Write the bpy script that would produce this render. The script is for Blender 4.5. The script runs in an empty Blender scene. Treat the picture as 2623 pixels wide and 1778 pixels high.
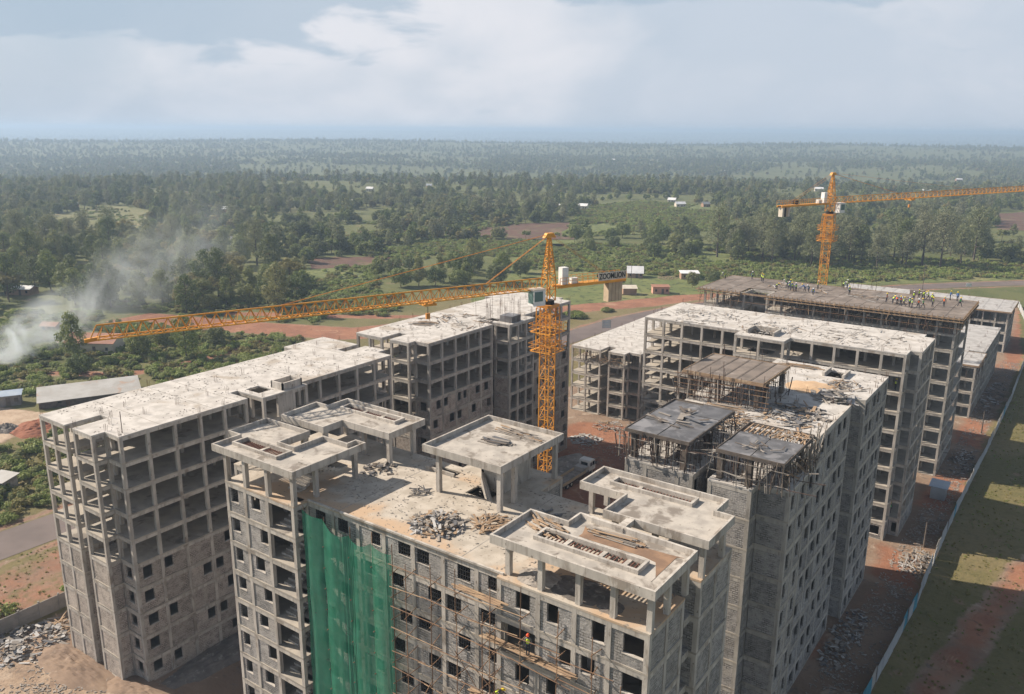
import bpy, bmesh, math, random
import numpy as np
from math import radians, sin, cos, pi, hypot, atan2, floor
from mathutils import Vector, Matrix, noise, geometry
random.seed(7)
S = bpy.context.scene
COL = S.collection

# ---------------------------------------------------------------- camera
CAMZ = 61.5
YAW, PITCH, ROLL = -0.619333, 0.256337, 0.0062387
fw = Vector((sin(YAW)*cos(PITCH), cos(YAW)*cos(PITCH), -sin(PITCH)))
rt = Vector((cos(YAW), -sin(YAW), 0)); up = rt.cross(fw)
r2 = rt*cos(ROLL) + up*sin(ROLL); u2 = up*cos(ROLL) - rt*sin(ROLL)
cd = bpy.data.cameras.new('camera'); cam = bpy.data.objects.new('camera', cd); COL.objects.link(cam)
cam.matrix_world = Matrix(((r2.x, u2.x, -fw.x, 0), (r2.y, u2.y, -fw.y, 0), (r2.z, u2.z, -fw.z, CAMZ), (0, 0, 0, 1)))
cd.sensor_width = 36.0; cd.lens = 36.0*2124.85/2623; cd.clip_start = 0.5; cd.clip_end = 90000
S.camera = cam

# ---------------------------------------------------------------- sun, sky
SUN_EL, SUN_AZ = radians(35), radians(16)      # light travels towards +X, turned a little to +Y
sd = Vector((cos(SUN_AZ)*cos(SUN_EL), sin(SUN_AZ)*cos(SUN_EL), -sin(SUN_EL)))
ld = bpy.data.lights.new('sun', 'SUN'); ld.energy = 5.0; ld.angle = radians(0.6); ld.color = (1.0, 0.88, 0.74)
sun = bpy.data.objects.new('sun', ld); COL.objects.link(sun)
sun.rotation_euler = sd.to_track_quat('-Z', 'Y').to_euler(); sun.location = (-200, -100, 300)
W = bpy.data.worlds.new('World'); S.world = W; W.use_nodes = True
def N(nt, typ, **kw):
    n = nt.nodes.new('ShaderNode'+typ)
    for k, v in kw.items():
        if k[0] == 'i' and k[1:].isdigit(): n.inputs[int(k[1:])].default_value = v
        else: setattr(n, k, v)
    return n
def lk(nt, a, b, i=0, o=0):
    nt.links.new(a.outputs[o] if not isinstance(o, str) else a.outputs[o], b.inputs[i])
def math_(nt, op, a, b=None, c=None, clamp=False):
    n = N(nt, 'Math', operation=op); n.use_clamp = clamp
    for i, v in enumerate((a, b, c)):
        if v is None: continue
        if isinstance(v, (int, float)): n.inputs[i].default_value = v
        else: nt.links.new(v, n.inputs[i])
    return n.outputs[0]
def mixc(nt, fac, a, b, mode='MIX'):
    n = N(nt, 'Mix', data_type='RGBA', blend_type=mode)
    for s, v in ((n.inputs[0], fac), (n.inputs[6], a), (n.inputs[7], b)):
        if isinstance(v, (int, float)): s.default_value = v
        elif isinstance(v, tuple): s.default_value = (*v[:3], 1)
        else: nt.links.new(v, s)
    return n.outputs[2]
def ramp01(nt, v, lo, hi):
    n = N(nt, 'MapRange'); n.interpolation_type = 'SMOOTHSTEP'
    n.inputs[1].default_value = lo; n.inputs[2].default_value = hi
    nt.links.new(v, n.inputs[0]); return n.outputs[0]
def build_world():
    nt = W.node_tree; nt.nodes.clear()
    out = N(nt, 'OutputWorld'); bg = N(nt, 'Background'); lk(nt, bg, out)
    sky = N(nt, 'TexSky', sky_type='NISHITA'); sky.sun_disc = False
    sky.sun_elevation = SUN_EL; sky.sun_rotation = atan2(-sd.x, -sd.y)
    sky.air_density = 1.2; sky.dust_density = 3.0; sky.ozone_density = 1.5
    tc = N(nt, 'TexCoord'); sep = N(nt, 'SeparateXYZ'); lk(nt, tc, sep, 0, 'Generated')
    az = math_(nt, 'ARCTAN2', sep.outputs[0], sep.outputs[1]); el = math_(nt, 'ARCSINE', sep.outputs[2])
    def fbm(scale, loc, det=7, rough=.52, dist=.3, zs=2.4):
        mp = N(nt, 'Mapping'); mp.inputs[1].default_value = loc; mp.inputs[3].default_value = (1, 1, zs); nt.links.new(tc.outputs['Generated'], mp.inputs[0])
        n = N(nt, 'TexNoise'); n.inputs['Scale'].default_value = scale; n.inputs['Detail'].default_value = det
        n.inputs['Roughness'].default_value = rough; n.inputs['Distortion'].default_value = dist
        lk(nt, mp, n, 0); return n.outputs[0]
    def bank(a0, wa, e0, we):            # one cloud bank: bearing, half-width, height, half-height (degrees)
        da = math_(nt, 'DIVIDE', math_(nt, 'SUBTRACT', az, radians(a0)), radians(wa)); de = math_(nt, 'DIVIDE', math_(nt, 'SUBTRACT', el, radians(e0)), radians(we))
        return math_(nt, 'EXPONENT', math_(nt, 'MULTIPLY', math_(nt, 'ADD', math_(nt, 'MULTIPLY', da, da), math_(nt, 'MULTIPLY', de, de)), -1.))
    nb = fbm(5.0, (.3, 1.7, .2), 7, .50, .3, 1.8); ns = fbm(2.2, (4.1, .7, 2.), 4, .5, .0, 2.)
    w = math_(nt, 'ADD', nb, math_(nt, 'MULTIPLY', bank(-44, 15, 5.5, 7.0), .36)); w = math_(nt, 'ADD', w, math_(nt, 'MULTIPLY', bank(-6, 6, 8.5, 2.2), .16))
    puff = ramp01(nt, w, .46, .90)
    nd = fbm(6.0, (7.3, 2.2, 5.), 8, .52, .3, 3.4)
    d = math_(nt, 'ADD', nd, math_(nt, 'MULTIPLY', bank(-60, 13, 7.4, 2.4), .66)); d = math_(nt, 'ADD', d, math_(nt, 'MULTIPLY', bank(-20, 12, 8.6, 1.1), .38))
    dark = ramp01(nt, d, .63, .75); veil = ramp01(nt, ns, .35, .65)
    base = mixc(nt, 1.0, sky.outputs[0], (0.042, 0.042, 0.042), 'MULTIPLY')
    low = math_(nt, 'SUBTRACT', 1., math_(nt, 'MULTIPLY', ramp01(nt, el, radians(11), radians(46)), .80))     # hazy low sky, clearer overhead
    c = mixc(nt, math_(nt, 'MULTIPLY', low, .85), base, (0.341, 0.400, 0.473))
    c = mixc(nt, math_(nt, 'MULTIPLY', math_(nt, 'MULTIPLY', veil, low), .5), c, (0.389, 0.420, 0.473))
    c = mixc(nt, math_(nt, 'MULTIPLY', math_(nt, 'MULTIPLY', puff, low), .85), c, (0.500, 0.500, 0.525))
    c = mixc(nt, math_(nt, 'MULTIPLY', math_(nt, 'MULTIPLY', dark, low), .75), c, (0.257, 0.323, 0.394))
    nt.links.new(c, bg.inputs[0]); bg.inputs[1].default_value = 1.0
build_world()
S.view_settings.view_transform = 'Standard'; S.view_settings.look = 'None'
S.view_settings.exposure = 0.74; S.view_settings.gamma = 1.0; S.view_settings.use_curve_mapping = False
S.render.engine = 'CYCLES'
S.cycles.use_denoising = True
S.cycles.max_bounces = 8; S.cycles.diffuse_bounces = 4; S.cycles.transparent_max_bounces = 16; S.cycles.volume_bounces = 1

# ---------------------------------------------------------------- materials
MAT = {}
def pbsdf(name):
    m = bpy.data.materials.new(name); m.use_nodes = True; MAT[name] = m
    nt = m.node_tree; b = nt.nodes['Principled BSDF']
    b.inputs['Specular IOR Level'].default_value = 0.25
    return m, nt, b
def coords(nt, stretch=None, kind='Object'):
    tc = N(nt, 'TexCoord'); s = tc.outputs[kind]
    if stretch:
        mp = N(nt, 'Mapping'); mp.inputs[3].default_value = stretch; nt.links.new(s, mp.inputs[0]); return mp.outputs[0]
    return s
def nz(nt, vec, sc, det=5, rough=.55, dist=0.):
    n = N(nt, 'TexNoise'); nt.links.new(vec, n.inputs[0])
    n.inputs['Scale'].default_value = sc; n.inputs['Detail'].default_value = det; n.inputs['Roughness'].default_value = rough; n.inputs['Distortion'].default_value = dist
    return n.outputs[0]
def vary_(nt, c, k):                     # each piece a little lighter or darker than the next
    oi = N(nt, 'ObjectInfo'); f = math_(nt, 'ADD', 1-k, math_(nt, 'MULTIPLY', oi.outputs['Random'], 2*k)); cb = N(nt, 'CombineXYZ')
    for i in range(3): nt.links.new(f, cb.inputs[i])
    return mixc(nt, 1.0, c, cb.outputs[0], 'MULTIPLY')
def M(name, c1, c2=None, sc=1., c3=None, sc3=.3, t3=.55, rough=.9, bump=0., bsc=14., metal=0., spec=.25, c4=None, sc4=4, t4=.6, stretch=None, lo=.35, hi=.65, vary=.0, streak=None):
    m, nt, b = pbsdf(name); v = coords(nt, stretch)
    c = c1
    if c2: c = mixc(nt, ramp01(nt, nz(nt, v, sc), lo, hi), c1, c2)
    if c3: c = mixc(nt, ramp01(nt, nz(nt, v, sc3, 6, .6, .4), t3, t3+.12), c, c3)
    if c4: c = mixc(nt, ramp01(nt, nz(nt, v, sc4, 4, .6, .2), t4, t4+.08), c, c4)
    if streak:
        mp = N(nt, 'Mapping'); mp.inputs[3].default_value = (3.2, 3.2, .22); nt.links.new(coords(nt), mp.inputs[0])
        c = mixc(nt, math_(nt, 'MULTIPLY', ramp01(nt, nz(nt, mp.outputs[0], 1., 5, .6), .52, .68), .6), c, streak)
    if vary: c = vary_(nt, c, vary)
    if isinstance(c, tuple): b.inputs[0].default_value = (*c, 1)
    else: nt.links.new(c, b.inputs[0])
    b.inputs['Roughness'].default_value = rough; b.inputs['Metallic'].default_value = metal; b.inputs['Specular IOR Level'].default_value = spec
    if bump:
        bp = N(nt, 'Bump'); bp.inputs['Strength'].default_value = bump; bp.inputs['Distance'].default_value = .05
        nt.links.new(nz(nt, v, bsc, 6, .65), bp.inputs['Height']); lk(nt, bp, b, b.inputs.find('Normal'))
    return m
M('roof_white', (.53,.505,.475), (.40,.378,.352), .6, (.36,.32,.275), .2, .55, bump=.4, bsc=9., c4=(.30,.28,.25), sc4=1.9, t4=.65)
M('roof_dusty', (.47,.425,.365), (.36,.32,.268), .7, (.45,.325,.22), .085, .50, bump=.4, bsc=9., c4=(.25,.215,.18), sc4=1.8, t4=.60)
M('tray_floor', (.33,.305,.275), (.45,.415,.37), .8, (.21,.185,.16), .5, .51, bump=.35, c4=(.17,.15,.13), sc4=2.5, t4=.63)
M('tray_soil', (.30,.19,.12), (.20,.13,.09), .8, (.48,.42,.35), .35, .58, bump=.3)
M('concrete', (.485,.45,.405), (.365,.338,.305), 1.1, (.27,.235,.20), .7, .54, bump=.35, stretch=(1,1,.4), c4=(.19,.165,.14), sc4=4., t4=.63, vary=.12, streak=(.22,.195,.17))
M('concrete_cool', (.44,.41,.37), (.33,.31,.28), 1.1, (.24,.225,.205), .7, .54, bump=.35, stretch=(1,1,.4), c4=(.18,.168,.155), sc4=4., t4=.63, vary=.12, streak=(.20,.185,.17))
M('floor_grey', (.31,.285,.25), (.40,.36,.305), .6, (.20,.18,.16), .3, .55, bump=.2)
def brick_mat(name, a, b_, mort, dirt, bw=.44, bh=.215):
    m, nt, b = pbsdf(name); v = coords(nt); sp = N(nt, 'SeparateXYZ'); nt.links.new(v, sp.inputs[0])
    wv = nz(nt, v, 2.2, 3); wob = math_(nt, 'MULTIPLY', math_(nt, 'SUBTRACT', wv, .5), .10)
    cb = N(nt, 'CombineXYZ'); nt.links.new(math_(nt, 'ADD', math_(nt, 'ADD', sp.outputs[0], sp.outputs[1]), wob), cb.inputs[0]); nt.links.new(math_(nt, 'ADD', sp.outputs[2], wob), cb.inputs[1])
    br = N(nt, 'TexBrick'); lk(nt, cb, br)
    br.inputs['Color1'].default_value = (*a, 1); br.inputs['Color2'].default_value = (*b_, 1); br.inputs['Mortar'].default_value = (*mort, 1)
    br.inputs['Scale'].default_value = 1; br.inputs['Mortar Size'].default_value = .022; br.inputs['Mortar Smooth'].default_value = .25
    br.inputs['Brick Width'].default_value = bw; br.inputs['Row Height'].default_value = bh; br.inputs['Bias'].default_value = 0.
    c = mixc(nt, math_(nt, 'MULTIPLY', ramp01(nt, nz(nt, v, .45, 6, .6), .45, .66), .6), br.outputs[0], dirt)
    c = mixc(nt, math_(nt, 'MULTIPLY', ramp01(nt, nz(nt, v, 6, 4), .45, .72), .55), c, (a[0]*.5, a[1]*.5, a[2]*.5))
    jf = ramp01(nt, nz(nt, v, 1.1, 4), .38, .6)                       # joints: raked and dark here, pointed and pale there
    jc = mixc(nt, jf, (.075,.07,.065), mort)
    c = mixc(nt, br.outputs[1], c, jc)
    c = vary_(nt, c, .16); nt.links.new(c, b.inputs[0]); b.inputs['Roughness'].default_value = .95
    bp = N(nt, 'Bump'); bp.inputs['Strength'].default_value = 1.; bp.inputs['Distance'].default_value = .045
    hgt = math_(nt, 'ADD', math_(nt, 'MULTIPLY', br.outputs[1], -1.0), math_(nt, 'MULTIPLY', nz(nt, v, 7, 4), .9))
    nt.links.new(hgt, bp.inputs['Height']); lk(nt, bp, b, b.inputs.find('Normal'))
brick_mat('block_grey', (.36,.347,.335), (.245,.236,.23), (.45,.42,.39), (.38,.35,.315))
brick_mat('block_brown', (.43,.378,.335), (.315,.275,.245), (.50,.45,.40), (.45,.395,.345))
M('ply_dark', (.135,.133,.138), (.085,.083,.085), .9, (.21,.205,.21), .5, .53, rough=.5, spec=.5, vary=.2, c4=(.22,.2,.18), sc4=1.7, t4=.67)
M('ply_brown', (.215,.18,.155), (.15,.128,.112), .5, (.27,.235,.21), .35, .55, rough=.85, vary=.12)
M('ply_grey', (.42,.41,.40), (.33,.32,.31), .8, (.26,.25,.24), .4, .55, rough=.85)
M('timber', (.36,.255,.165), (.26,.18,.12), 1.2, (.44,.34,.24), .8, .55)
M('timber_grey', (.30,.27,.24), (.20,.18,.16), 1.2, (.40,.37,.33), .8, .55)
M('timber_dark', (.10,.085,.075), (.15,.125,.105), 1.5)
M('bamboo', (.24,.15,.095), (.17,.105,.07), 1.0, (.32,.22,.14), .7, .55)
M('rust_steel', (.11,.075,.06), (.075,.055,.05), 2.)
M('rebar', (.10,.06,.045), (.14,.085,.06), 3.)
M('slat_red', (.17,.075,.055), (.12,.06,.05), 3.)
M('crane_orange', (.66,.315,.05), (.56,.245,.04), .5, (.40,.19,.06), .9, .60, rough=.6, spec=.3)
M('crane_red', (.55,.23,.045), rough=.5, spec=.4)
M('ballast', (.46,.36,.25), (.38,.30,.21), .7)
M('white_paint', (.72,.72,.70), (.62,.62,.60), 1., rough=.5, spec=.4)
M('black_paint', (.02,.02,.02), rough=.5)
M('glass_dark', (.02,.025,.03), rough=.08, spec=.6)
M('glass_teal', (.10,.17,.165), rough=.1, spec=.6)
M('rubber', (.025,.024,.023), rough=.9)
M('grille', (.035,.035,.038), rough=.5)
M('dirt', (.33,.205,.135), (.26,.145,.09), .08, (.40,.29,.21), .05, .53, bump=.5, bsc=3., c4=(.22,.17,.13), sc4=.6, t4=.62)
M('dirt_red', (.27,.105,.058), (.22,.085,.05), .12, (.34,.16,.095), .06, .55, bump=.4, bsc=3., c4=(.18,.09,.06), sc4=.5, t4=.64)
M('dirt_road', (.245,.108,.072), (.21,.09,.06), .1, (.28,.14,.10), .07, .55, bump=.3, bsc=3.)
M('asphalt', (.155,.125,.115), (.125,.102,.095), .15, (.18,.14,.125), .05, .55, bump=.15, bsc=8., rough=.85)
M('ploughed', (.125,.068,.048), (.09,.052,.038), .12, (.15,.105,.062), .06, .52, bump=.8, bsc=1.2, c4=(.085,.085,.035), sc4=.22, t4=.57)
M('meadow', (.15,.165,.055), (.105,.13,.042), .09, (.20,.185,.08), .03, .55, bump=.9, bsc=.9, c4=(.06,.075,.026), sc4=.35, t4=.54)
M('hay_field', (.165,.155,.068), (.125,.132,.05), .06, (.25,.2,.11), .04, .56, bump=.3, bsc=2.)
M('earth', (.25,.18,.13), (.19,.135,.10), .3, (.33,.26,.20), .4, .57, bump=.5, bsc=4.)
M('sand', (.52,.37,.24), (.46,.32,.20), .5, bump=.4)
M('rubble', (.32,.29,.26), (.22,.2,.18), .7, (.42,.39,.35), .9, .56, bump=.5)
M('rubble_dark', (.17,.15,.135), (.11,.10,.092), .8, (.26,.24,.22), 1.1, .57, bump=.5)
M('tin', (.40,.39,.37), (.33,.315,.29), .3, (.36,.25,.18), .25, .60, rough=.5, metal=.0, spec=.5)
M('tin_white', (.74,.74,.74), (.62,.62,.62), .3, rough=.5, spec=.5)
M('tin_rust', (.34,.17,.11), (.28,.14,.10), .3, rough=.7)
M('tin_blue', (.28,.34,.42), (.36,.41,.47), .4, rough=.5)
M('fence_grey', (.42,.44,.46), (.33,.345,.36), .35, (.22,.19,.17), .3, .58, rough=.6)
M('fence_blue', (.06,.22,.30), (.10,.28,.37), .6, rough=.6)
M('wall_cream', (.55,.50,.42), (.45,.40,.33), .4)
M('wall_mud', (.34,.22,.15), (.27,.17,.12), .4)
M('wall_pink', (.52,.29,.21), (.44,.24,.18), .4)
M('precast', (.26,.245,.23), (.19,.18,.17), .6, (.14,.13,.125), .3, .56)
M('bark', (.12,.095,.075), (.08,.065,.05), 2., bump=.4)
M('tank_green', (.05,.20,.11), rough=.5)
M('skin', (.09,.05,.035), rough=.6); M('trousers', (.035,.04,.055)); M('shirt_blue', (.06,.12,.26)); M('shirt_grey', (.16,.15,.15)); M('boots', (.03,.027,.025))
M('vest_yellow', (.55,.72,.06)); M('vest_orange', (.75,.16,.04)); M('vest_green', (.12,.5,.14)); M('vest_blue', (.06,.13,.32))
M('helmet_yellow', (.75,.55,.05), rough=.4); M('helmet_white', (.75,.75,.75), rough=.4); M('helmet_red', (.65,.10,.04), rough=.4)
def leaf_mat(name, a, b_, c_):
    m, nt, b = pbsdf(name); b.inputs['Roughness'].default_value = .7
    g = N(nt, 'NewGeometry'); oi = N(nt, 'ObjectInfo')
    c = mixc(nt, g.outputs['Random Per Island'], a, b_)
    c = mixc(nt, math_(nt, 'MULTIPLY', oi.outputs['Random'], .75), c, c_)
    nt.links.new(c, b.inputs[0])
    tr = N(nt, 'BsdfTranslucent'); nt.links.new(c, tr.inputs[0]); mx = N(nt, 'MixShader', i0=.35)
    nt.links.new(b.outputs[0], mx.inputs[1]); nt.links.new(tr.outputs[0], mx.inputs[2]); nt.links.new(mx.outputs[0], nt.nodes['Material Output'].inputs[0])
leaf_mat('leaf_dark', (0.080,0.120,0.044), (0.142,0.177,0.061), (0.150,0.165,0.075))
leaf_mat('leaf_mid', (0.130,0.181,0.057), (0.219,0.252,0.081), (0.235,0.225,0.105))
leaf_mat('leaf_euc', (0.136,0.168,0.078), (0.239,0.250,0.128), (0.215,0.215,0.140))
leaf_mat('leaf_yellow', (0.194,0.189,0.061), (0.278,0.244,0.091), (0.220,0.189,0.079))
leaf_mat('leaf_bush', (0.172,0.239,0.059), (0.276,0.332,0.093), (0.239,0.261,0.093))
def net_mat():
    m, nt, b = pbsdf('net_green'); v = coords(nt)
    c = mixc(nt, ramp01(nt, nz(nt, v, .8, 5), .35, .65), (.05,.30,.19), (.065,.35,.23))
    b.inputs['Roughness'].default_value = .6; nt.links.new(c, b.inputs[0])
    tl = N(nt, 'BsdfTranslucent'); nt.links.new(c, tl.inputs[0]); m1 = N(nt, 'MixShader', i0=.45)
    nt.links.new(b.outputs[0], m1.inputs[1]); nt.links.new(tl.outputs[0], m1.inputs[2])
    tp = N(nt, 'BsdfTransparent'); m2 = N(nt, 'MixShader')
    nt.links.new(math_(nt, 'ADD', .56, math_(nt, 'MULTIPLY', nz(nt, v, .5, 3), .2)), m2.inputs[0])
    nt.links.new(tp.outputs[0], m2.inputs[1]); nt.links.new(m1.outputs[0], m2.inputs[2])
    nt.links.new(m2.outputs[0], nt.nodes['Material Output'].inputs[0])
net_mat()
def ground_mat():
    """grass, weeds and soil; 'soil', 'red' and 'pale' say where the ground is bare and of which earth"""
    m, nt, b = pbsdf('ground'); v = coords(nt)
    at = lambda n: N(nt, 'Attribute', attribute_name=n).outputs['Fac']
    gn = ramp01(nt, nz(nt, v, .05, 7, .62), .38, .62)
    g = mixc(nt, at('dry'), mixc(nt, gn, (.085,.100,.034), (.118,.125,.046)), mixc(nt, gn, (.135,.120,.050), (.185,.150,.075)))
    g = mixc(nt, ramp01(nt, nz(nt, v, .004, 5, .6), .58, .66), g, (.135,.132,.056))
    g = mixc(nt, ramp01(nt, nz(nt, v, .0065, 4, .6, .6), .66, .72), g, (.17,.092,.062))
    g = mixc(nt, math_(nt, 'MULTIPLY', ramp01(nt, nz(nt, v, .9, 6, .65), .46, .68), .38), g, (.07,.076,.03))
    g = mixc(nt, ramp01(nt, nz(nt, v, .16, 6, .68, .4), .60, .68), g, (.22,.15,.10))
    d = mixc(nt, ramp01(nt, nz(nt, v, .09, 6, .6), .4, .6), (.255,.185,.135), (.20,.138,.098))
    d = mixc(nt, ramp01(nt, nz(nt, v, .5, 6, .65, .5), .56, .66), d, (.16,.125,.10))
    d = mixc(nt, ramp01(nt, nz(nt, v, .23, 5, .65, .8), .58, .68), d, (.34,.27,.21))
    r = mixc(nt, ramp01(nt, nz(nt, v, .13, 6, .6), .4, .6), (.29,.14,.085), (.23,.108,.067))
    r = mixc(nt, ramp01(nt, nz(nt, v, .6, 6, .65, .5), .57, .66), r, (.18,.095,.065)); r = mixc(nt, ramp01(nt, nz(nt, v, .2, 5, .65, .8), .58, .68), r, (.34,.20,.13))
    p = mixc(nt, ramp01(nt, nz(nt, v, .3, 6, .6), .4, .65), (.44,.34,.25), (.33,.24,.17))
    n2 = math_(nt, 'SUBTRACT', nz(nt, v, .35, 6, .7), .5); n3 = math_(nt, 'SUBTRACT', nz(nt, v, .12, 5, .65), .5)
    c = mixc(nt, ramp01(nt, math_(nt, 'ADD', at('red'), math_(nt, 'MULTIPLY', n3, 1.2)), .25, .75), d, r)
    c = mixc(nt, ramp01(nt, math_(nt, 'ADD', at('pale'), math_(nt, 'MULTIPLY', n2, .8)), .35, .65), c, p)
    c = mixc(nt, ramp01(nt, math_(nt, 'ADD', at('soil'), math_(nt, 'MULTIPLY', math_(nt, 'ADD', n2, n3), .95)), .36, .62), g, c)
    nt.links.new(c, b.inputs[0]); b.inputs['Roughness'].default_value = 1.
    bp = N(nt, 'Bump'); bp.inputs['Strength'].default_value = .9; bp.inputs['Distance'].default_value = .25
    nt.links.new(nz(nt, v, 1.1, 7, .72), bp.inputs['Height']); lk(nt, bp, b, b.inputs.find('Normal'))
ground_mat()

# ---------------------------------------------------------------- mesh helpers
def setp(o, label=None, cat=None, group=None, kind=None):
    if label: o['label'] = label
    if cat: o['category'] = cat
    if group: o['group'] = group
    if kind: o['kind'] = kind
    return o
def empty(name, loc, label, cat, group=None, rz=0.):
    o = bpy.data.objects.new(name, None); COL.objects.link(o); o.location = loc; o.rotation_euler.z = rz
    o.empty_display_size = .5
    return setp(o, label, cat, group)
def link(name, me, parent=None, local=False):
    o = bpy.data.objects.new(name, me); COL.objects.link(o)
    if parent is not None:
        o.parent = parent
        if not local:
            if parent.parent is None: o.matrix_parent_inverse = Matrix.Translation(-Vector(parent.location))
    return o
class MB:
    def __init__(s): s.v = []; s.f = []
    def quadbox(s, pts):
        n = len(s.v); s.v += pts
        s.f += [tuple(n+i for i in q) for q in ((0,3,2,1),(4,5,6,7),(0,1,5,4),(1,2,6,5),(2,3,7,6),(3,0,4,7))]
        return s
    def box(s, x0, x1, y0, y1, z0, z1):
        return s.quadbox([(x0,y0,z0),(x1,y0,z0),(x1,y1,z0),(x0,y1,z0),(x0,y0,z1),(x1,y0,z1),(x1,y1,z1),(x0,y1,z1)])
    def lbox(s, p, d, n, a, b, t0, t1, z0, z1):     # along edge p+d*a..b, offset t along the outward normal
        q = lambda u, t, z: (p[0]+d[0]*u+n[0]*t, p[1]+d[1]*u+n[1]*t, z)
        return s.quadbox([q(a,t1,z0),q(b,t1,z0),q(b,t0,z0),q(a,t0,z0),q(a,t1,z1),q(b,t1,z1),q(b,t0,z1),q(a,t0,z1)])
    def bar(s, p, q, w, h=None):
        p = Vector(p); q = Vector(q); h = h or w; d = (q-p)
        if d.length < 1e-6: return s
        d.normalize(); u = d.cross(Vector((0,0,1)))
        if u.length < 1e-3: u = Vector((1,0,0))
        u.normalize(); v = u.cross(d); u *= w/2; v *= h/2
        return s.quadbox([tuple(x) for x in (p-u-v,p+u-v,p+u+v,p-u+v,q-u-v,q+u-v,q+u+v,q-u+v)])
    def tube(s, p, q, r0, r1=None, n=6, cap=True):
        p = Vector(p); q = Vector(q); r1 = r0 if r1 is None else r1; d = (q-p).normalized(); u = d.cross(Vector((0,0,1)))
        if u.length < 1e-3: u = Vector((1,0,0))
        u.normalize(); v = u.cross(d); k = len(s.v)
        for c, r in ((p,r0),(q,r1)):
            for i in range(n): a = 2*pi*i/n; s.v.append(tuple(c+u*(r*cos(a))+v*(r*sin(a))))
        for i in range(n): j = (i+1) % n; s.f.append((k+i,k+n+i,k+n+j,k+j))
        if cap: s.f.append(tuple(k+i for i in range(n))); s.f.append(tuple(k+n+i for i in reversed(range(n))))
        return s
    def poly(s, pts, z0, z1, holes=()):
        loops = [[Vector((x,y,0)) for x,y in pts]] + [[Vector((x,y,0)) for x,y in h] for h in holes]
        tri = geometry.tessellate_polygon(loops); flat = [v for l in loops for v in l]; n = len(flat); k = len(s.v)
        s.v += [(v.x,v.y,z1) for v in flat] + [(v.x,v.y,z0) for v in flat]
        for a, b, c in tri:
            cr = (flat[b]-flat[a]).cross(flat[c]-flat[a]).z
            if cr < 0: a, c = c, a
            s.f.append((k+a,k+b,k+c)); s.f.append((k+n+c,k+n+b,k+n+a))
        o = 0
        for l in loops:
            m = len(l); ar = sum(l[i].x*l[(i+1)%m].y-l[(i+1)%m].x*l[i].y for i in range(m)); sgn = (ar > 0) == (l is loops[0])
            for i in range(m):
                j = (i+1) % m; q = (k+o+i,k+n+o+i,k+n+o+j,k+o+j)
                s.f.append(q if sgn else q[::-1])
            o += m
        return s
    def mesh(s, name, *mats):
        me = bpy.data.meshes.new(name); me.from_pydata(s.v, [], s.f)
        for m in mats: me.materials.append(MAT[m])
        return me
    def obj(s, name, m, parent=None, label=None, cat=None, group=None, kind=None):
        o = link(name, s.mesh(name, m), parent); return setp(o, label, cat, group, kind)
def smooth(me):
    me.polygons.foreach_set('use_smooth', [True]*len(me.polygons))
def inpoly(x, y, P):
    r = False; j = len(P)-1
    for i in range(len(P)):
        (a, b), (c, d) = P[i], P[j]
        if (b > y) != (d > y) and x < (c-a)*(y-b)/(d-b)+a: r = not r
        j = i
    return r
def fbm2(x, y, s):
    return noise.fractal(Vector((x*s, y*s, 3.7)), 1., 2., 4)

# ---------------------------------------------------------------- ground
RZ = [(0,0),(480,0),(950,2),(1500,-20),(2300,-16),(3600,9),(5200,-38),(8000,-26),(12000,18),(19000,32),(45000,32)]
def relief(x, y):
    r = hypot(x, y)
    for (a, za), (b, zb) in zip(RZ, RZ[1:]):
        if r <= b:
            t = (r-a)/(b-a); t = t*t*(3-2*t); z = za+(zb-za)*t; break
    else: z = 38
    k = min(max((r-480)/600, 0), 1)
    return z + k*(fbm2(x, y, .0011)*7 + (fbm2(x, y, .00022)*10 if r > 2500 else 0))
def terrain():
    rr = [0, 60, 140, 240, 350, 480]; 
    while rr[-1] < 45000: rr.append(rr[-1]*1.055+14)
    na = 220; mb = MB()
    fa = atan2(fw.y, fw.x); az = []
    for i in range(na):                       # finer towards the view
        t = -1+2*i/na; az.append(fa + pi*(.45*t+.55*t**3))
    mb.v.append((0,0,0))
    for r in rr[1:]:
        for a in az: x, y = r*cos(a), r*sin(a); mb.v.append((x, y, relief(x, y)))
    for i in range(na): mb.f.append((0, 1+i, 1+(i+1)%na))
    for k in range(len(rr)-2):
        o = 1+k*na
        for i in range(na): j = (i+1)%na; mb.f.append((o+i, o+na+i, o+na+j, o+j))
    o = mb.obj('ground', 'ground', kind='structure'); smooth(o.data)
terrain()
def sheet(name, m, pts, z, sub=False):
    mb = MB(); loops = [[Vector((x,y,0)) for x,y in pts]]
    mb.v = [(x,y,z) for x,y in pts]
    for t in geometry.tessellate_polygon(loops):
        a, b, c = t
        if (loops[0][b]-loops[0][a]).cross(loops[0][c]-loops[0][a]).z < 0: a, c = c, a
        mb.f.append((a,b,c))
    return mb.obj(name, m, kind='structure')
def wobble(pts, step=4., amp=.8):
    out = []
    for i in range(len(pts)):
        a, b = Vector(pts[i]), Vector(pts[(i+1)%len(pts)]); L = (b-a).length; n = max(1, int(L/step)); d = (b-a)/max(L,1e-6); nn = Vector((d.y,-d.x))
        for k in range(n):
            p = a+(b-a)*k/n; q = p+nn*(amp*noise.noise(Vector((p.x*.11, p.y*.11, 0)))*1.6); out.append((q.x,q.y))
    return out
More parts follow.
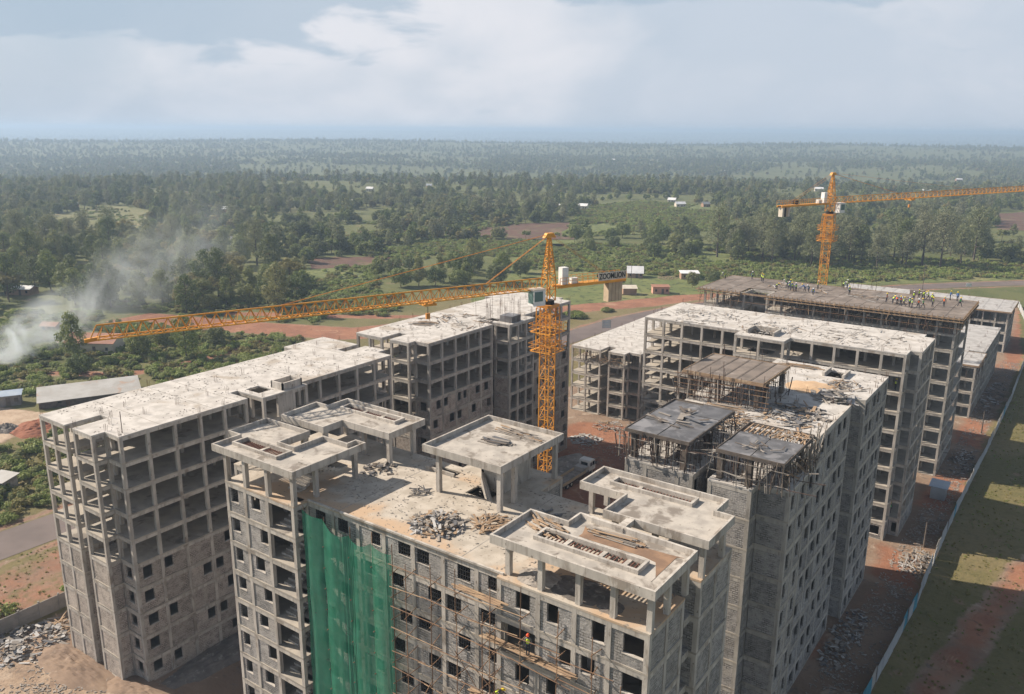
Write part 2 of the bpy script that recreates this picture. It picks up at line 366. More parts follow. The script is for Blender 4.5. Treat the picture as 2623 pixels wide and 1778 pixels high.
def strip(name, m, line, w, z, amp=.0):
    pts = [Vector(p) for p in line]; fine = []
    for i in range(len(pts)-1):               # Catmull-Rom
        p0 = pts[max(i-1,0)]; p1 = pts[i]; p2 = pts[i+1]; p3 = pts[min(i+2,len(pts)-1)]
        for k in range(10):
            t = k/10; fine.append(.5*((2*p1)+(p2-p0)*t+(2*p0-5*p1+4*p2-p3)*t*t+(3*p1-p0-3*p2+p3)*t**3))
    fine.append(pts[-1]); mb = MB()
    for i, p in enumerate(fine):
        d = (fine[min(i+1,len(fine)-1)]-fine[max(i-1,0)]).normalized(); n = Vector((d.y,-d.x))
        for s in (1,-1):
            ww = w/2 + amp*noise.noise(Vector((p.x*.15, p.y*.15, s*9.)))
            q = p-n*s*ww; mb.v.append((q.x,q.y,z))
    for i in range(len(fine)-1): mb.f.append((2*i,2*i+1,2*i+3,2*i+2))
    return mb.obj(name, m, kind='structure')
ROADL = [(-129,-30),(-129,60),(-129.2,150),(-129,205),(-126.5,240),(-117,275),(-95,318),(-60,369),(-25,408),(60,495),(200,640)]
def site():
    x0, x1, y0, y1, st = -262, 62, 6, 430, 1.0
    nx, ny = int((x1-x0)/st), int((y1-y0)/st); X, Y = np.meshgrid(np.linspace(x0,x1,nx+1), np.linspace(y0,y1,ny+1)); X = X.ravel(); Y = Y.ravel()
    def seg(line):                         # distance to a polyline
        D = np.full(X.shape, 1e9)
        for (a,b),(c,d) in zip(line, line[1:]):
            L2 = (c-a)**2+(d-b)**2; t = np.clip(((X-a)*(c-a)+(Y-b)*(d-b))/L2,0,1); D = np.minimum(D, np.hypot(X-a-t*(c-a), Y-b-t*(d-b)))
        return D
    def sdf(P):                            # signed distance, positive inside
        D = seg(P+[P[0]]); ins = np.zeros(X.shape, bool); j = len(P)-1
        for i in range(len(P)):
            (a,b),(c,d) = P[i],P[j]
            if b != d: ins ^= ((b > Y) != (d > Y)) & (X < (c-a)*(Y-b)/(d-b)+a)
            j = i
        return np.where(ins, D, -D)
    sm = lambda v, w: np.clip(.5+v/(2*w),0,1)
    soil = sm(sdf([(-103.8,0),(-14.2,0),(-13.8,110),(-13.4,262),(-22,352),(-40,345),(-60,320),(-98,300),(-103,150)]),2.0)*.95
    red = np.zeros(X.shape); pale = np.zeros(X.shape)
    for P in ([(-86,121),(-62,118),(-40,120),(-30,126),(-46,138),(-62,152),(-74,152),(-88,148)],[(-78,62),(-37,63),(-39,120),(-62,122),(-78,120)],[(-19.5,146),(-13.6,146),(-13.4,165),(-19,162)],[(-19.5,182),(-13.4,182),(-13.4,200),(-19,201)],[(-18,250),(-12.8,255),(-13,345),(-22,350),(-19,300)],[(-21,117),(-14,116),(-14,125),(-21,128)]): red = np.maximum(red, sm(sdf(P),2.)*.9)
    for line, w, sv_, rv_ in (([(-330,120),(-262,146),(-219,160),(-186,174),(-166,212),(-150,250),(-136,272),(-128,292),(-122,300)],7.6,1.1,.95),([(-240,170),(-205,190),(-186,204),(-168,222)],2.8,.9,.9),([(-215,98),(-199,109),(-196,126),(-200,150),(-205,160)],2.4,.9,.75),([(-116,-10),(-115.5,40),(-116,60),(-115,110),(-117,190)],2.3,.85,.55),
        ([(-12,50),(-9.6,85),(-7.0,100),(-4.6,117),(-2.0,131),(2,148),(8,175)],2.0,1.2,.7),([(1,60),(-1,95),(3,130),(10,160)],.5,.62,.6),([(-22,92),(-19,110),(-17,118)],1.6,.9,.5)):
        m_ = sm(w-seg(line),1.6); soil = np.maximum(soil, m_*sv_); red = np.maximum(red, m_*rv_)
    lv = sm(sdf([(-122.5,0),(-106,0),(-106,120),(-122.5,120)]),2.)*.56; soil = np.maximum(soil, lv); red = np.maximum(red, lv*.9)
    r = seg(ROADL); e = np.clip(1-np.abs(r-6.0)/2.4,0,1)*.75; soil = np.maximum(soil, e); red = np.maximum(red, e*.7)
    ym = sm(sdf([(-222,70),(-186,82),(-184,84),(-174,68),(-182,50),(-214,54)]),1.6); soil = np.maximum(soil, ym); pale = np.maximum(pale, ym*.85)
    pale = np.maximum(pale, sm(sdf([(-103,20),(-78,20),(-78,41),(-103,44)]),3.)*.5)
    Z = np.full(X.shape, .015); me = bpy.data.meshes.new('site_ground'); i = np.arange(nx*ny); q = (i//nx)*(nx+1)+i%nx
    F_ = np.stack([q,q+1,q+nx+2,q+nx+1],1); me.from_pydata(np.stack([X,Y,Z],1).tolist(),[],F_.tolist()); me.materials.append(MAT['ground'])
    dry = np.clip((X+215)/30,0,1)*np.clip((330-Y)/40,0,1)
    for n_, a_ in (('soil',soil),('red',red),('pale',pale),('dry',dry)): me.attributes.new(n_,'FLOAT','POINT').data.foreach_set('value', a_.astype(np.float32))
    setp(link('site_ground', me), kind='structure')
site()
strip('tarmac_road', 'asphalt', ROADL, 9.3, .05, .25)
for nm, m, P in (('hay_field','hay_field',[(-600,281),(-644,360),(-578,353),(-485,285),(-495,240)]), ('hay_field','hay_field',[(-414,316),(-426,345),(-395,331),(-352,279),(-362,272)]),
    ('ploughed_field','ploughed',[(-378,364),(-318,440),(-289,400),(-353,345)]), ('ploughed_field','ploughed',[(-327,453),(-299,491),(-249,411),(-283,391)]),
    ('ploughed_field','ploughed',[(-316,270),(-285,305),(-263,283),(-289,249)]), ('meadow','meadow',[(-291,247),(-270,275),(-229,230),(-245,208)]),
    ('ploughed_field','ploughed',[(-74,751),(-37,814),(-23,646),(-57,625)]), ('meadow','meadow',[(-316,347),(-276,383),(-252,415),(-224,380),(-240,332),(-281,308)]),
    ('meadow','meadow',[(-262,418),(-352,590),(-345,685),(-260,670),(-196,516),(-222,470)]), ('meadow','meadow',[(-270,382),(-157,432),(-18,473),(-15,428),(-66,378),(-126,300),(-150,258),(-178,215),(-214,300)])):
    P = wobble(P, 9, 3); ar = sum(P[i][0]*P[(i+1)%len(P)][1]-P[(i+1)%len(P)][0]*P[i][1] for i in range(len(P)))
    mb = MB(); sheet(nm, m, P if ar > 0 else P[::-1], .022 if hypot(*P[0]) < 480 else .022+max(0, max(relief(*p) for p in P)))

# ---------------------------------------------------------------- unfinished apartment blocks
ST = 3.0
VIS = lambda n: n[1] < -.5 or n[0] > .5           # fronts that face the near side
def offset(poly, t):
    out = []; m = len(poly)
    for i in range(m):
        a, b, c = poly[i-1], poly[i], poly[(i+1)%m]
        def nr(p, q): L = hypot(q[0]-p[0], q[1]-p[1]); return ((q[1]-p[1])/L, -(q[0]-p[0])/L)
        n1, n2 = nr(a, b), nr(b, c); out.append((b[0]+t*(n1[0]+n2[0]), b[1]+t*(n1[1]+n2[1])))
    return out
def edges(poly):
    for i in range(len(poly)):
        p, q = poly[i], poly[(i+1)%len(poly)]; L = hypot(q[0]-p[0], q[1]-p[1]); d = ((q[0]-p[0])/L, (q[1]-p[1])/L)
        yield i, p, q, L, d, (d[1], -d[0])
def block(label, poly, n, conc, wall, roofm, infill, win, cols={}, holes=(), group='unfinished apartment blocks', bay=3.2, starters=True, grille=None, top_slab=True, wt=(-.25,-.06)):
    cx = sum(p[0] for p in poly)/len(poly); cy = sum(p[1] for p in poly)/len(poly)
    R = empty('apartment_block', (cx, cy, 0), label, 'building', group)
    sp = offset(poly, .02); floors_holes = [h for h in holes]
    for k in range(1, n+1):
        if k == n and not top_slab: continue
        z = k*ST; MB().poly(sp, z-.17, z, floors_holes).obj('roof_slab' if k == n else 'floor_slab', roofm if k == n else 'floor_grey', R)
    MB().poly(sp, -.3, .06).obj('ground_slab', 'floor_grey', R)
    cpts = []
    for i, p, q, L, d, nn in edges(poly):
        prev = poly[i-1]; Lp = hypot(p[0]-prev[0], p[1]-prev[1]); dp = ((p[0]-prev[0])/Lp, (p[1]-prev[1])/Lp); pn = (dp[1], -dp[0])
        cpts.append((p[0]-.18*(nn[0]+pn[0]), p[1]-.18*(nn[1]+pn[1])))
        cc = cols.get(i)
        if cc is None:
            nb = max(1, round(L/bay)); cc = [L*j/nb for j in range(1, nb)]
        for s in cc: cpts.append((p[0]+d[0]*s-nn[0]*.18, p[1]+d[1]*s-nn[1]*.18))
        stops = [0]+list(cc)+[L]
        for k in range(1, n+1):
            if L > .6: MB().lbox(p, d, nn, .02, L-.02, -.26, 0, k*ST-.55, k*ST-.02).obj('beam', conc, R)
        if not VIS(nn):
            rw = MB()
            for k in range(1, n+1):
                if infill(i, k): rw.lbox(p, d, nn, .1, L-.1, -.25, -.06, (k-1)*ST, k*ST-.54)
            if rw.v: rw.obj('rear_wall', wall, R)
            continue
        for k in range(1, n+1):
            if not infill(i, k): continue
            z0, z1 = (k-1)*ST+.0, k*ST-.54
            for b in range(len(stops)-1):
                a0, a1 = stops[b]+.1, stops[b+1]-.1
                if a1-a0 < .15: continue
                ws = win(i, k, b, stops[b], stops[b+1])
                if ws == 'open': continue
                mb = MB(); cur = a0; gl = []
                for (wa, wb, za, zb) in ws:
                    e_ = random.uniform(-.1,.1); wa += e_; wb += e_+random.uniform(-.08,.08); za += random.uniform(-.08,.08); zb += random.uniform(-.05,.0)
                    wa = max(wa, a0+.02); wb = min(wb, a1-.02)
                    if wb-wa < .3: continue
                    za += z0; zb = min(zb+z0, z1-.04)
                    mb.lbox(p, d, nn, cur, wa, *wt, z0, z1); mb.lbox(p, d, nn, wa, wb, *wt, z0, za); mb.lbox(p, d, nn, wa, wb, *wt, zb, z1); cur = wb; gl.append((wa,wb,za,zb))
                mb.lbox(p, d, nn, cur, a1, *wt, z0, z1)
                wo = mb.obj('wall_panel', wall, R)
                for (wa,wb,za,zb) in gl:
                    MB().lbox(p, d, nn, wa-.06, wb+.06, -.27, -.02, za-.07, za+.004).obj('window_sill', conc, wo)
                    if grille and grille(i, k):
                        g = MB(); nbar = max(3, int((wb-wa)/.22))
                        for j in range(nbar+1): s_ = wa+.03+(wb-wa-.06)*j/nbar; g.lbox(p, d, nn, s_-.022, s_+.022, -.13, -.10, za, zb)
                        for j in range(4): zz = za+.03+(zb-za-.06)*j/3; g.lbox(p, d, nn, wa, wb, -.135, -.105, zz-.022, zz+.022)
                        g.obj('window_grille', 'grille', wo)
    xs = [p[0] for p in poly]; ys = [p[1] for p in poly]; gx = min(xs)+3.1
    inner = offset(poly, -1.6)
    while gx < max(xs)-1.5:
        gy = min(ys)+3.1
        while gy < max(ys)-1.5:
            if inpoly(gx, gy, inner) and not any(inpoly(gx, gy, h) for h in holes) and min(hypot(gx-c[0], gy-c[1]) for c in cpts) > 1.8: cpts.append((gx, gy))
            gy += 4.1
        gx += 4.1
    for (x, y) in cpts:
        MB().box(x-.19, x+.19, y-.19, y+.19, -.2, n*ST-.02-(.5 if not top_slab else 0)).obj('column', conc, R)
        if starters and random.random() < .62:
            s = MB()
            for dx in (-.11,.11):
                for dy in (-.11,.11): t = random.uniform(-.07,.07); s.bar((x+dx,y+dy,n*ST-.1), (x+dx+t,y+dy+random.uniform(-.07,.07),n*ST+random.uniform(.5,1.0)), .022)
            s.obj('starter_bars', 'rebar', R)
    return R
NOWIN = lambda *a: []
def pat(defs, z=(.95, 2.35)):
    """defs[parity][bay] -> list of (from, width) measured from the bay's start"""
    def f(i, k, b, s0, s1):
        d = defs.get(i)
        if d is None: return []
        row = d[k % len(d)]
        if b >= len(row): return []
        w = row[b]
        if w == 'open': return 'open'
        return [(s0+a, s0+a+ww, *z) for a, ww in w]
    return f
# --- the long block at the left
def plan_a(dy, core, ex):
    y = lambda v: v+dy
    return [(-95,y(41.2)),(-89.4,y(41.2)),(-89.4,y(45.3)),(-87.7,y(45.3)),(-87.7,y(41.2)),(-83.8,y(41.2)),(-83.8,y(42.7)),(-81.1,y(42.7)),(-81.1,y(core[0]-1.2)),(-84.6,y(core[0]-1.2)),(-84.6,y(core[0])),
      (ex,y(core[0])),(ex,y(core[1])),(-81.1,y(core[1])),(-81.1,y(83.7)),(-83.8,y(83.7)),(-83.8,y(85.2)),(-87.7,y(85.2)),(-87.7,y(81.1)),(-89.4,y(81.1)),(-89.4,y(85.2)),(-97,y(85.2)),(-97,y(77.6)),(-95,y(77.6))]
W1 = [(.9,1.15)]; W2 = [(1.75,1.1)]; W3 = [(.35,1.0)]; WW = [(.5,2.1)]; W0 = []
PA = plan_a(0, (60.1, 67), -79.7)
winA = pat({7: [[W1,W0,W2,W3,WW],[W1,W3,W0,W2,W1]], 13: [[W1,W2,W3,W1,W2],[W2,W3,W1,W3,W1]], 6: [[[(.6,1.2)]]], 2: [[[(.5,.8)],[(.5,.8)]]], 11:[['open','open','open']], 10:[[W0]]})
A = block('long pale block at the far left, upper five storeys open frames, flat empty roof', PA, 10, 'concrete', 'block_brown', 'roof_white',
          lambda i, k: k <= 5, winA, cols={11: [2.4, 4.7]}, holes=[[(-84.2,61.0),(-81.6,61.0),(-81.6,63.0),(-84.2,63.0)]])
# lift shaft head and its walls
m = MB(); m.lbox((-82.3,63.4),(1,0),(0,-1),0,2.2,-.2,0,29.9,30.9); m.lbox((-82.3,66.3),(1,0),(0,-1),0,2.2,-.2,0,29.9,30.9); m.lbox((-80.1,63.4),(0,1),(1,0),0,3.1,-.2,0,29.9,30.9); m.lbox((-82.1,63.4),(0,1),(1,0),0,3.1,-.2,0,29.9,30.9)
m.obj('lift_shaft_head', 'concrete', A)
for k in range(10): MB().box(-80.0,-79.75,62.6,64.9,k*3+.02,k*3+2.45).obj('shaft_wall', 'concrete', A)
MB().tube((-80.9,59.4,12.06),(-80.9,59.4,13.3),.42,n=12).obj('water_tank', 'tank_green', A)
MB().bar((-82.0,43.6,30),(-82.0,43.6,32.4),.06).obj('roof_pole', 'rust_steel', A)
# --- the block behind it
PC = plan_a(49.2, (60.2, 67.6), -78.5)
winC = pat({7: [[W1,W2,W3,W1,W2],[W2,W3,[(.5,.9),(1.9,.9)],W2,W1]], 13: [[W1,W2,W3,W1,W2],[W2,W3,W1,W3,W1]], 6: [[[(.6,1.2)]]], 11: [['open','open','open']], 10: [['open']]})
C = block('long block behind the orange crane mast, open top storeys, white roof with debris', PC, 10, 'concrete_cool', 'block_brown', 'roof_white',
          lambda i, k: k <= (6 if i < 6 else 7), winC, cols={11: [2.6, 5.0]}, holes=[[(-84.2,110.4),(-81.8,110.4),(-81.8,112.2),(-84.2,112.2)]])
MB().box(-81.4,-78.9,110.6,113.2,30,31.1).obj('shaft_formwork', 'ply_dark', C)
for i in range(26):
    x = random.choice((-81.2,-79.0,-84.5))+random.uniform(-.3,.3); y = random.uniform(107,117); MB().bar((x,y,30),(x+random.uniform(-.1,.1),y,33.4+random.uniform(-.8,.8)),.03).obj('starter_bars', 'rebar', C)
# --- front block
PF = [(-62.8,42.5),(-53.3,42.5),(-53.3,44.1),(-32.3,44.1),(-32.3,43.6),(-20,43.6),(-20,49),(-22.6,49),(-22.6,51.8),(-20,51.8),(-20,57.8),(-38,57.8),(-38,61.6),(-46.9,61.6),(-46.9,57.8),(-62.8,57.8),(-62.8,56.5),(-65.4,56.5),(-65.4,51.6),(-62.8,51.6),(-62.8,50),(-65.4,50),(-65.4,45.4),(-62.8,45.4)]
def winF(i, k, b, s0, s1):
    o = k % 2
    if i == 0:
        if b == 2: return 'open'
        x = {0: (-62.1,-61.1), 1: ((-59.2,-57.95) if o == 0 else (-58.3,-57.1))}[b]; return [(x[0]+62.8, x[1]+62.8, 1.05, 2.42)]
    if i == 1: return 'open'
    if i == 2:
        A_ = [(-52.4,-51.2),(-49.6,-48.4),(-45.6,-44.6),(-42.6,-41.35),(-40.6,-39.3),(-36.5,-35.25),(-33.5,-32.45)]; B_ = [(-51.6,-50.5),(-48.4,-47.4),(-46.6,-45.4),(-43.4,-42.2),(-39.5,-38.2),(-37.5,-36.15),(-34.25,-32.9)]
        X = B_ if o == 1 else A_
        return [(a+53.3, c+53.3, 1.2, 2.4) for a, c in X if s0-.1 < (a+c)/2+53.3 < s1+.1]
    if i == 4:
        if o == 0 or k == 10:
            X = [(-30.75,-29.5),(-27.9,-26.95),(-24.3,-23.3),(-21.9,-20.35)]
        else:
            if b == 0: return 'open'
            X = [(0,0),(-27.0,-25.95),(-25.2,-24.1),(-21.9,-20.35)]
        a, c = X[b]; return [(a+32.3, c+32.3, .95, 2.42)]
    return []
Fb = block('nearest block at the bottom centre, finished concrete frame with grey block walls', PF, 10, 'concrete', 'block_grey', 'roof_dusty', lambda i, k: True, winF,
          cols={0: [2.8,5.9], 2: [3.1,6.1,9.1,12.3,15.4,18.7], 4: [3.6,6.6,9.3], 5: [2.7], 9: [3.0]}, starters=False, grille=lambda i, k: i == 2,
          holes=[[(-43.2,53.5),(-40.6,53.5),(-40.6,55.4),(-43.2,55.4)],[(-49.5,55.6),(-46.2,55.6),(-46.2,56.8),(-49.5,56.8)]])
# upstand along the front edge of the roof
MB().box(-53.2,-32.0,43.93,44.12,30.001,30.16).obj('roof_upstand', 'concrete', Fb)
MB().box(-49.6,-46.1,55.4,55.6,30.001,30.35).obj('roof_upstand', 'concrete', Fb)
def stairs(parent, x0, x1, y0, y1, z, mat_='concrete', rev=False):
    """half-turn stair in a bay: two flights along y with a landing at y1"""
    xm = (x0+x1)/2; n = 8; run = (y1-1.1-(y0+.5))/n; rise = 1.5/n
    for s, (xa, xb) in enumerate(((x0,xm-.05),(xm+.05,x1))):
        mb = MB(); zz = z if s == 0 else z+1.5
        for j in range(n):
            ya = y0+.5+run*j if s == 0 else y1-1.1-run*(j+1)
            mb.box(xa, xb, ya, ya+run, zz+rise*j-.16, zz+rise*(j+1))
        mb.obj('stair_flight', mat_, parent)
    MB().box(x0, x1, y1-1.1, y1, z+1.34, z+1.5).obj('stair_landing', mat_, parent)
for k in range(2, 10): stairs(Fb, -56.6, -53.6, 43.0, 48.6, k*3)
stairs(Fb, -56.6, -53.6, 44.2, 49.2, 30)
# little box balconies in the recess of the right end
for k in range(2, 10): MB().box(-21.9,-20.6,50.6,51.75,k*3-.5,k*3+.1).obj('box_balcony', 'concrete', Fb)
# roof storey: columns, trays with pergola openings
def tray(label, poly, zt, pergola=None, nsl=18, floor='tray_floor', colz=None, cols=(), gaps=(), group='flat concrete canopies on the front block roof', edge=.68, ins=.16):
    cx = sum(p[0] for p in poly)/len(poly); cy = sum(p[1] for p in poly)/len(poly)
    R = empty('roof_canopy', (cx, cy, 30), label, 'canopy', group); zb = zt-edge
    hole = []
    if pergola:
        x0,x1,y0,y1 = pergola; hole = [[(x0,y0),(x1,y0),(x1,y1),(x0,y1)]]
    MB().poly(poly, zb, zb+.25, hole).obj('canopy_slab', floor, R)
    ip = offset(poly, -ins)
    m = MB().poly(offset(poly,.012), zb-.004, zt, [ip]); m.obj('parapet', 'concrete', R)
    if pergola:
        m = MB()
        for a in ((x0-.22,x1+.22,y0-.22,y0),(x0-.22,x1+.22,y1,y1+.22),(x0-.22,x0,y0,y1),(x1,x1+.22,y0,y1)): m.box(*a, zb+.25, zb+.56)
        m.obj('pergola_curb', 'concrete', R)
        for j in range(nsl):
            x = x0+(x1-x0)*(j+.5)/nsl
            if any(abs(j-g) < .6 for g in gaps): MB().box(x-.16,x+.16,y0,y1,zb+.10,zb+.28).obj('pergola_beam', 'concrete', R); continue
            MB().box(x-.04,x+.04,y0,y1,zb+.12,zb+.20).obj('slat', 'slat_red', R)
    for (x, y) in cols: MB().box(x-.2,x+.2,y-.2,y+.2,30.0,zb+.01).obj('column', 'concrete', R)
    return R
s = 1.0255
tray('stepped canopy with slatted opening at the front left corner of the near roof', [(-64.2,42.35),(-53.0,42.35),(-53.0,51.0),(-54.3,51.0),(-54.3,49.9),(-57.5,49.9),(-57.5,46.4),(-59.6,46.4),(-59.6,50.0),(-65.9,50.0),(-65.9,45.4),(-64.2,45.4)], 33.3, (-63.2,-57.3,44.2,45.6), 20, cols=[(-62.6,42.7),(-59.9,42.7),(-56.8,42.7),(-53.4,42.7),(-53.3,45.1),(-53.4,49.9),(-57.6,49.6),(-62.6,46.5),(-62.6,49.6),(-60,49.6)], gaps=(10,))
tray('stepped canopy with long slatted opening at the back left of the near roof', [(-65.6,51.5),(-59.3,51.5),(-59.3,54.0),(-52.9,54.0),(-52.9,59.2),(-64.0,59.2),(-64.0,56.4),(-65.8,56.4)], 33.3, (-62.6,-55.2,57.2,58.3), 26, cols=[(-53.3,54.4),(-53.2,57.7),(-56.9,54.6),(-59.6,52.0),(-62.6,52.0),(-62.6,57.5),(-57,57.6)], gaps=(8,17))
tray('canopy with planks and slatted opening at the front right corner of the near roof', [(-32.8,43.4),(-19.7,43.4),(-19.7,50.0),(-28.2,50.35),(-29.4,50.35),(-29.4,48.6),(-32.8,48.6)], 33.3, (-30.1,-22.1,45.5,46.8), 25, cols=[(-31.8,44.4),(-28.7,44.0),(-25.6,44.0),(-22.9,44.0),(-20.2,44.0),(-20.2,46.5),(-20.2,49.4),(-25.6,49.0),(-29.0,49.4)], gaps=(6,15,21))
MB().poly(wobble([(-27.9,47.4),(-22.0,47.3),(-20.6,45.0),(-20.3,49.6),(-24,49.5),(-28.6,49.2)],.6,.5),32.86,32.89).obj('soil_layer','tray_soil', [o for o in bpy.data.objects if o.name.startswith('roof_canopy')][-1])
tray('empty stepped canopy with slatted opening at the back right of the near roof', [(-32.4,55.3),(-28.2,55.3),(-28.2,51.75),(-19.6,51.75),(-19.6,56.75),(-21.1,56.75),(-21.1,59.3),(-32.4,59.3)], 33.3, (-30.3,-23.4,57.2,58.2), 24, cols=[(-32.0,56.7),(-31.7,58.8),(-27.4,52.3),(-24,52.3),(-20.2,52.3),(-20.2,56.1),(-23.6,58.7),(-27.8,58.7)], gaps=(7,))
MB().box(-26.1,-25.5,49.9,51.8,32.8,33.25).obj('link_beam','concrete', [o for o in bpy.data.objects if o.name.startswith('roof_canopy')][-1])
L = tray('square canopy of the lift house in the middle of the near roof', [(-46.7,51.8),(-38.0,51.8),(-38.0,61.6),(-46.7,61.6)], 34.35, None, floor='tray_floor', cols=[(-45.2,52.3),(-38.45,52.3),(-38.45,54.4),(-38.45,60.9),(-45.2,60.9)])
MB().box(-42.9,-42.6,55.5,59.6,30,33.7).obj('lift_house_wall','concrete_cool',L)
MB().box(-40.5,-40.25,55.7,59.6,30,33.7).obj('lift_house_wall','concrete_cool',L)
m = MB(); m.lbox((-42.9,55.5),(1,0),(0,-1),0,1.0,-.2,0,30,33.7); m.lbox((-42.9,55.5),(1,0),(0,-1),1.6,2.65,-.2,0,30,33.7); m.lbox((-42.9,55.5),(1,0),(0,-1),1.0,1.6,-.2,0,30,32.7); m.lbox((-42.9,55.5),(1,0),(0,-1),1.0,1.6,-.2,0,33.3,33.7); m.obj('lift_house_wall','concrete_cool',L)
MB().quadbox([(-42.85,55.45,29.9),(-39.2,52.4,28.2),(-39.2,52.7,28.2),(-42.85,55.75,29.9),(-42.85,55.45,31.5),(-39.2,52.4,29.6),(-39.2,52.7,29.6),(-42.85,55.75,31.5)]).obj('stair_wall','concrete',L)
# --- right-hand block with formwork on its near end
PD = [(-35.5,69.3),(-28.3,69.3),(-28.3,73.4),(-26.8,73.4),(-26.8,69.3),(-22.6,69.3),(-22.6,71),(-19.6,71),(-19.6,76.3),(-21.4,76.3),(-21.4,99.4),(-23.4,99.4),(-23.4,102.9),(-20.6,102.9),(-20.6,115.3),(-35.5,115.3),(-35.5,98.4),(-38.4,98.4),(-38.4,89),(-35.5,89)]
T1 = [(.45,1.25)]; T2 = [(1.5,1.25)]; T3=[(.3,.75),(1.9,.8)]
winD = pat({0: [[W0,W0]], 4: [[W0]], 6: [[W0]], 7: [[[(.7,.8)],[(1.0,.8)]]], 9: [['open',T2,T1,T2,T1,T2,T1],['open',T1,T2,T1,T2,T1,T2]], 13: [[T1,T2,T1,T2],[T2,T1,T2,T1]], 11: [[[(1.0,.8)]]], 1: [[[(.6,.8)]]]}, (.7,2.3))
D = block('right-hand block with dark formwork and props on its near end, grey block walls', PD, 10, 'concrete_cool', 'block_grey', 'roof_white', lambda i, k: True, winD,
          cols={0: [2.2,5.6], 9: [3.2,6.5,9.8,13.1,16.4,19.7]}, holes=[[(-27.6,110.6),(-25.4,110.6),(-25.4,113.6),(-27.6,113.6)]], wt=(-.15,-.025))
for k in range(3, 10): stairs(D, -24.6, -21.9, 76.7, 81.0, k*3, 'concrete_cool')
MB().box(-27.9,-27.6,110.4,113.8,30,30.5).obj('roof_upstand','concrete',D); MB().box(-25.4,-25.1,110.4,113.8,30,30.5).obj('roof_upstand','concrete',D)
MB().box(-21.62,-21.37,76.5,99.3,30.001,30.22).obj('roof_upstand','concrete',D)
# --- long block behind it
PE = [(-63.4,129),(-46,129),(-46,126),(-38,126),(-38,129),(-21,129),(-21,131.8),(-19.4,131.8),(-19.4,142.5),(-21,142.5),(-21,144.5),(-63.4,144.5)]
winE = pat({0: [[W1,W2,W1,W2,W1,W1]], 4: [[WW,WW,WW,WW,[(.7,1.9)]]], 6: [[[(.4,.8)]]], 5: [[W1]]}, (.7,2.2))
E = block('long open-framed block with a white cluttered roof behind the formwork block', PE, 10, 'concrete', 'block_grey', 'roof_white', lambda i, k: k <= 1, winE,
          cols={0: [3.6,7.0,10.6,14.2]}, holes=[[(-44.6,128.2),(-40.6,128.2),(-40.6,131.4),(-44.6,131.4)]])
for k in range(1, 9):
    MB().box(-63.2,-60.3,129.4,133.6,k*3+1.35,k*3+1.5).obj('stair_landing','floor_grey',E); MB().box(-46.2,-43.6,130.0,134,k*3+1.35,k*3+1.5).obj('stair_landing','floor_grey',E)
m = MB(); m.box(-44.9,-44.6,128.0,131.6,30,30.6); m.box(-40.6,-40.3,128.0,131.6,30,30.6); m.box(-44.6,-40.6,131.4,131.6,30,30.6); m.obj('shaft_upstand','concrete',E)
for k in range(9): MB().box(-43.2,-40.4,126.3,126.5,k*3+.02,k*3+2.45).obj('shaft_wall','concrete',E)
# --- block under the crowded brown deck
PG = [(-66,161.3),(-57.4,161.3),(-57.4,166),(-53,166),(-53,161.3),(-18.9,161.3),(-18.9,178),(-66,178)]
G = block('far block crowned with a brown timber deck full of workers', PG, 10, 'concrete_cool', 'block_grey', 'ply_brown', lambda i, k: False, NOWIN, starters=False, top_slab=False, cols={5: [3.3,6.7]})
# --- lower blocks
PH = [(-93.4,154),(-86.0,154),(-86.0,158),(-84.0,158),(-84.0,154),(-80,154),(-80,156),(-77.2,156),(-77.2,197),(-93.4,197)]
Hb = block('low five-storey frame with a white roof between the two long blocks', PH, 5, 'concrete', 'block_brown', 'roof_white', lambda i, k: False, NOWIN)
PJ = [(-36,201),(-18.6,201),(-18.6,214),(-22,214),(-22,216),(-18.6,216),(-18.6,247),(-36,247)]
J = block('low grey-decked frame at the right behind the worker-crowded block', PJ, 4, 'concrete_cool', 'block_grey', 'ply_grey', lambda i, k: False, NOWIN)
PI_ = [(-67,270.5),(-19,270.5),(-19,290),(-67,290)]
I = block('farthest low block with a pale grey panelled deck near the tarmac road', PI_, 4, 'concrete_cool', 'block_grey', 'ply_grey', lambda i, k: False, NOWIN)

for R_, P_, xs_, ys_ in ((A,PA,(-95,-81.1),(47.5,54.2,57.6,68.5,74.8,80.2)),(C,PC,(-95,-81.1),(96.5,103.2,106.8,118.5,124.8,130))):
    for y in ys_: MB().box(xs_[0]+.1,xs_[1]-.1,y-.035,y+.035,30.0,30.014).obj('pour_joint','concrete_cool',R_)
for x in (-58.2,-52.6,-47.1,-36.4,-30.8,-25.2): MB().box(x-.035,x+.035,129.1,144.4,30.0,30.014).obj('pour_joint','concrete_cool',E)
for x in (-49.6,-36.2): MB().box(x-.03,x+.03,44.2,57.7,30.0,30.012).obj('pour_joint','concrete_cool',Fb)

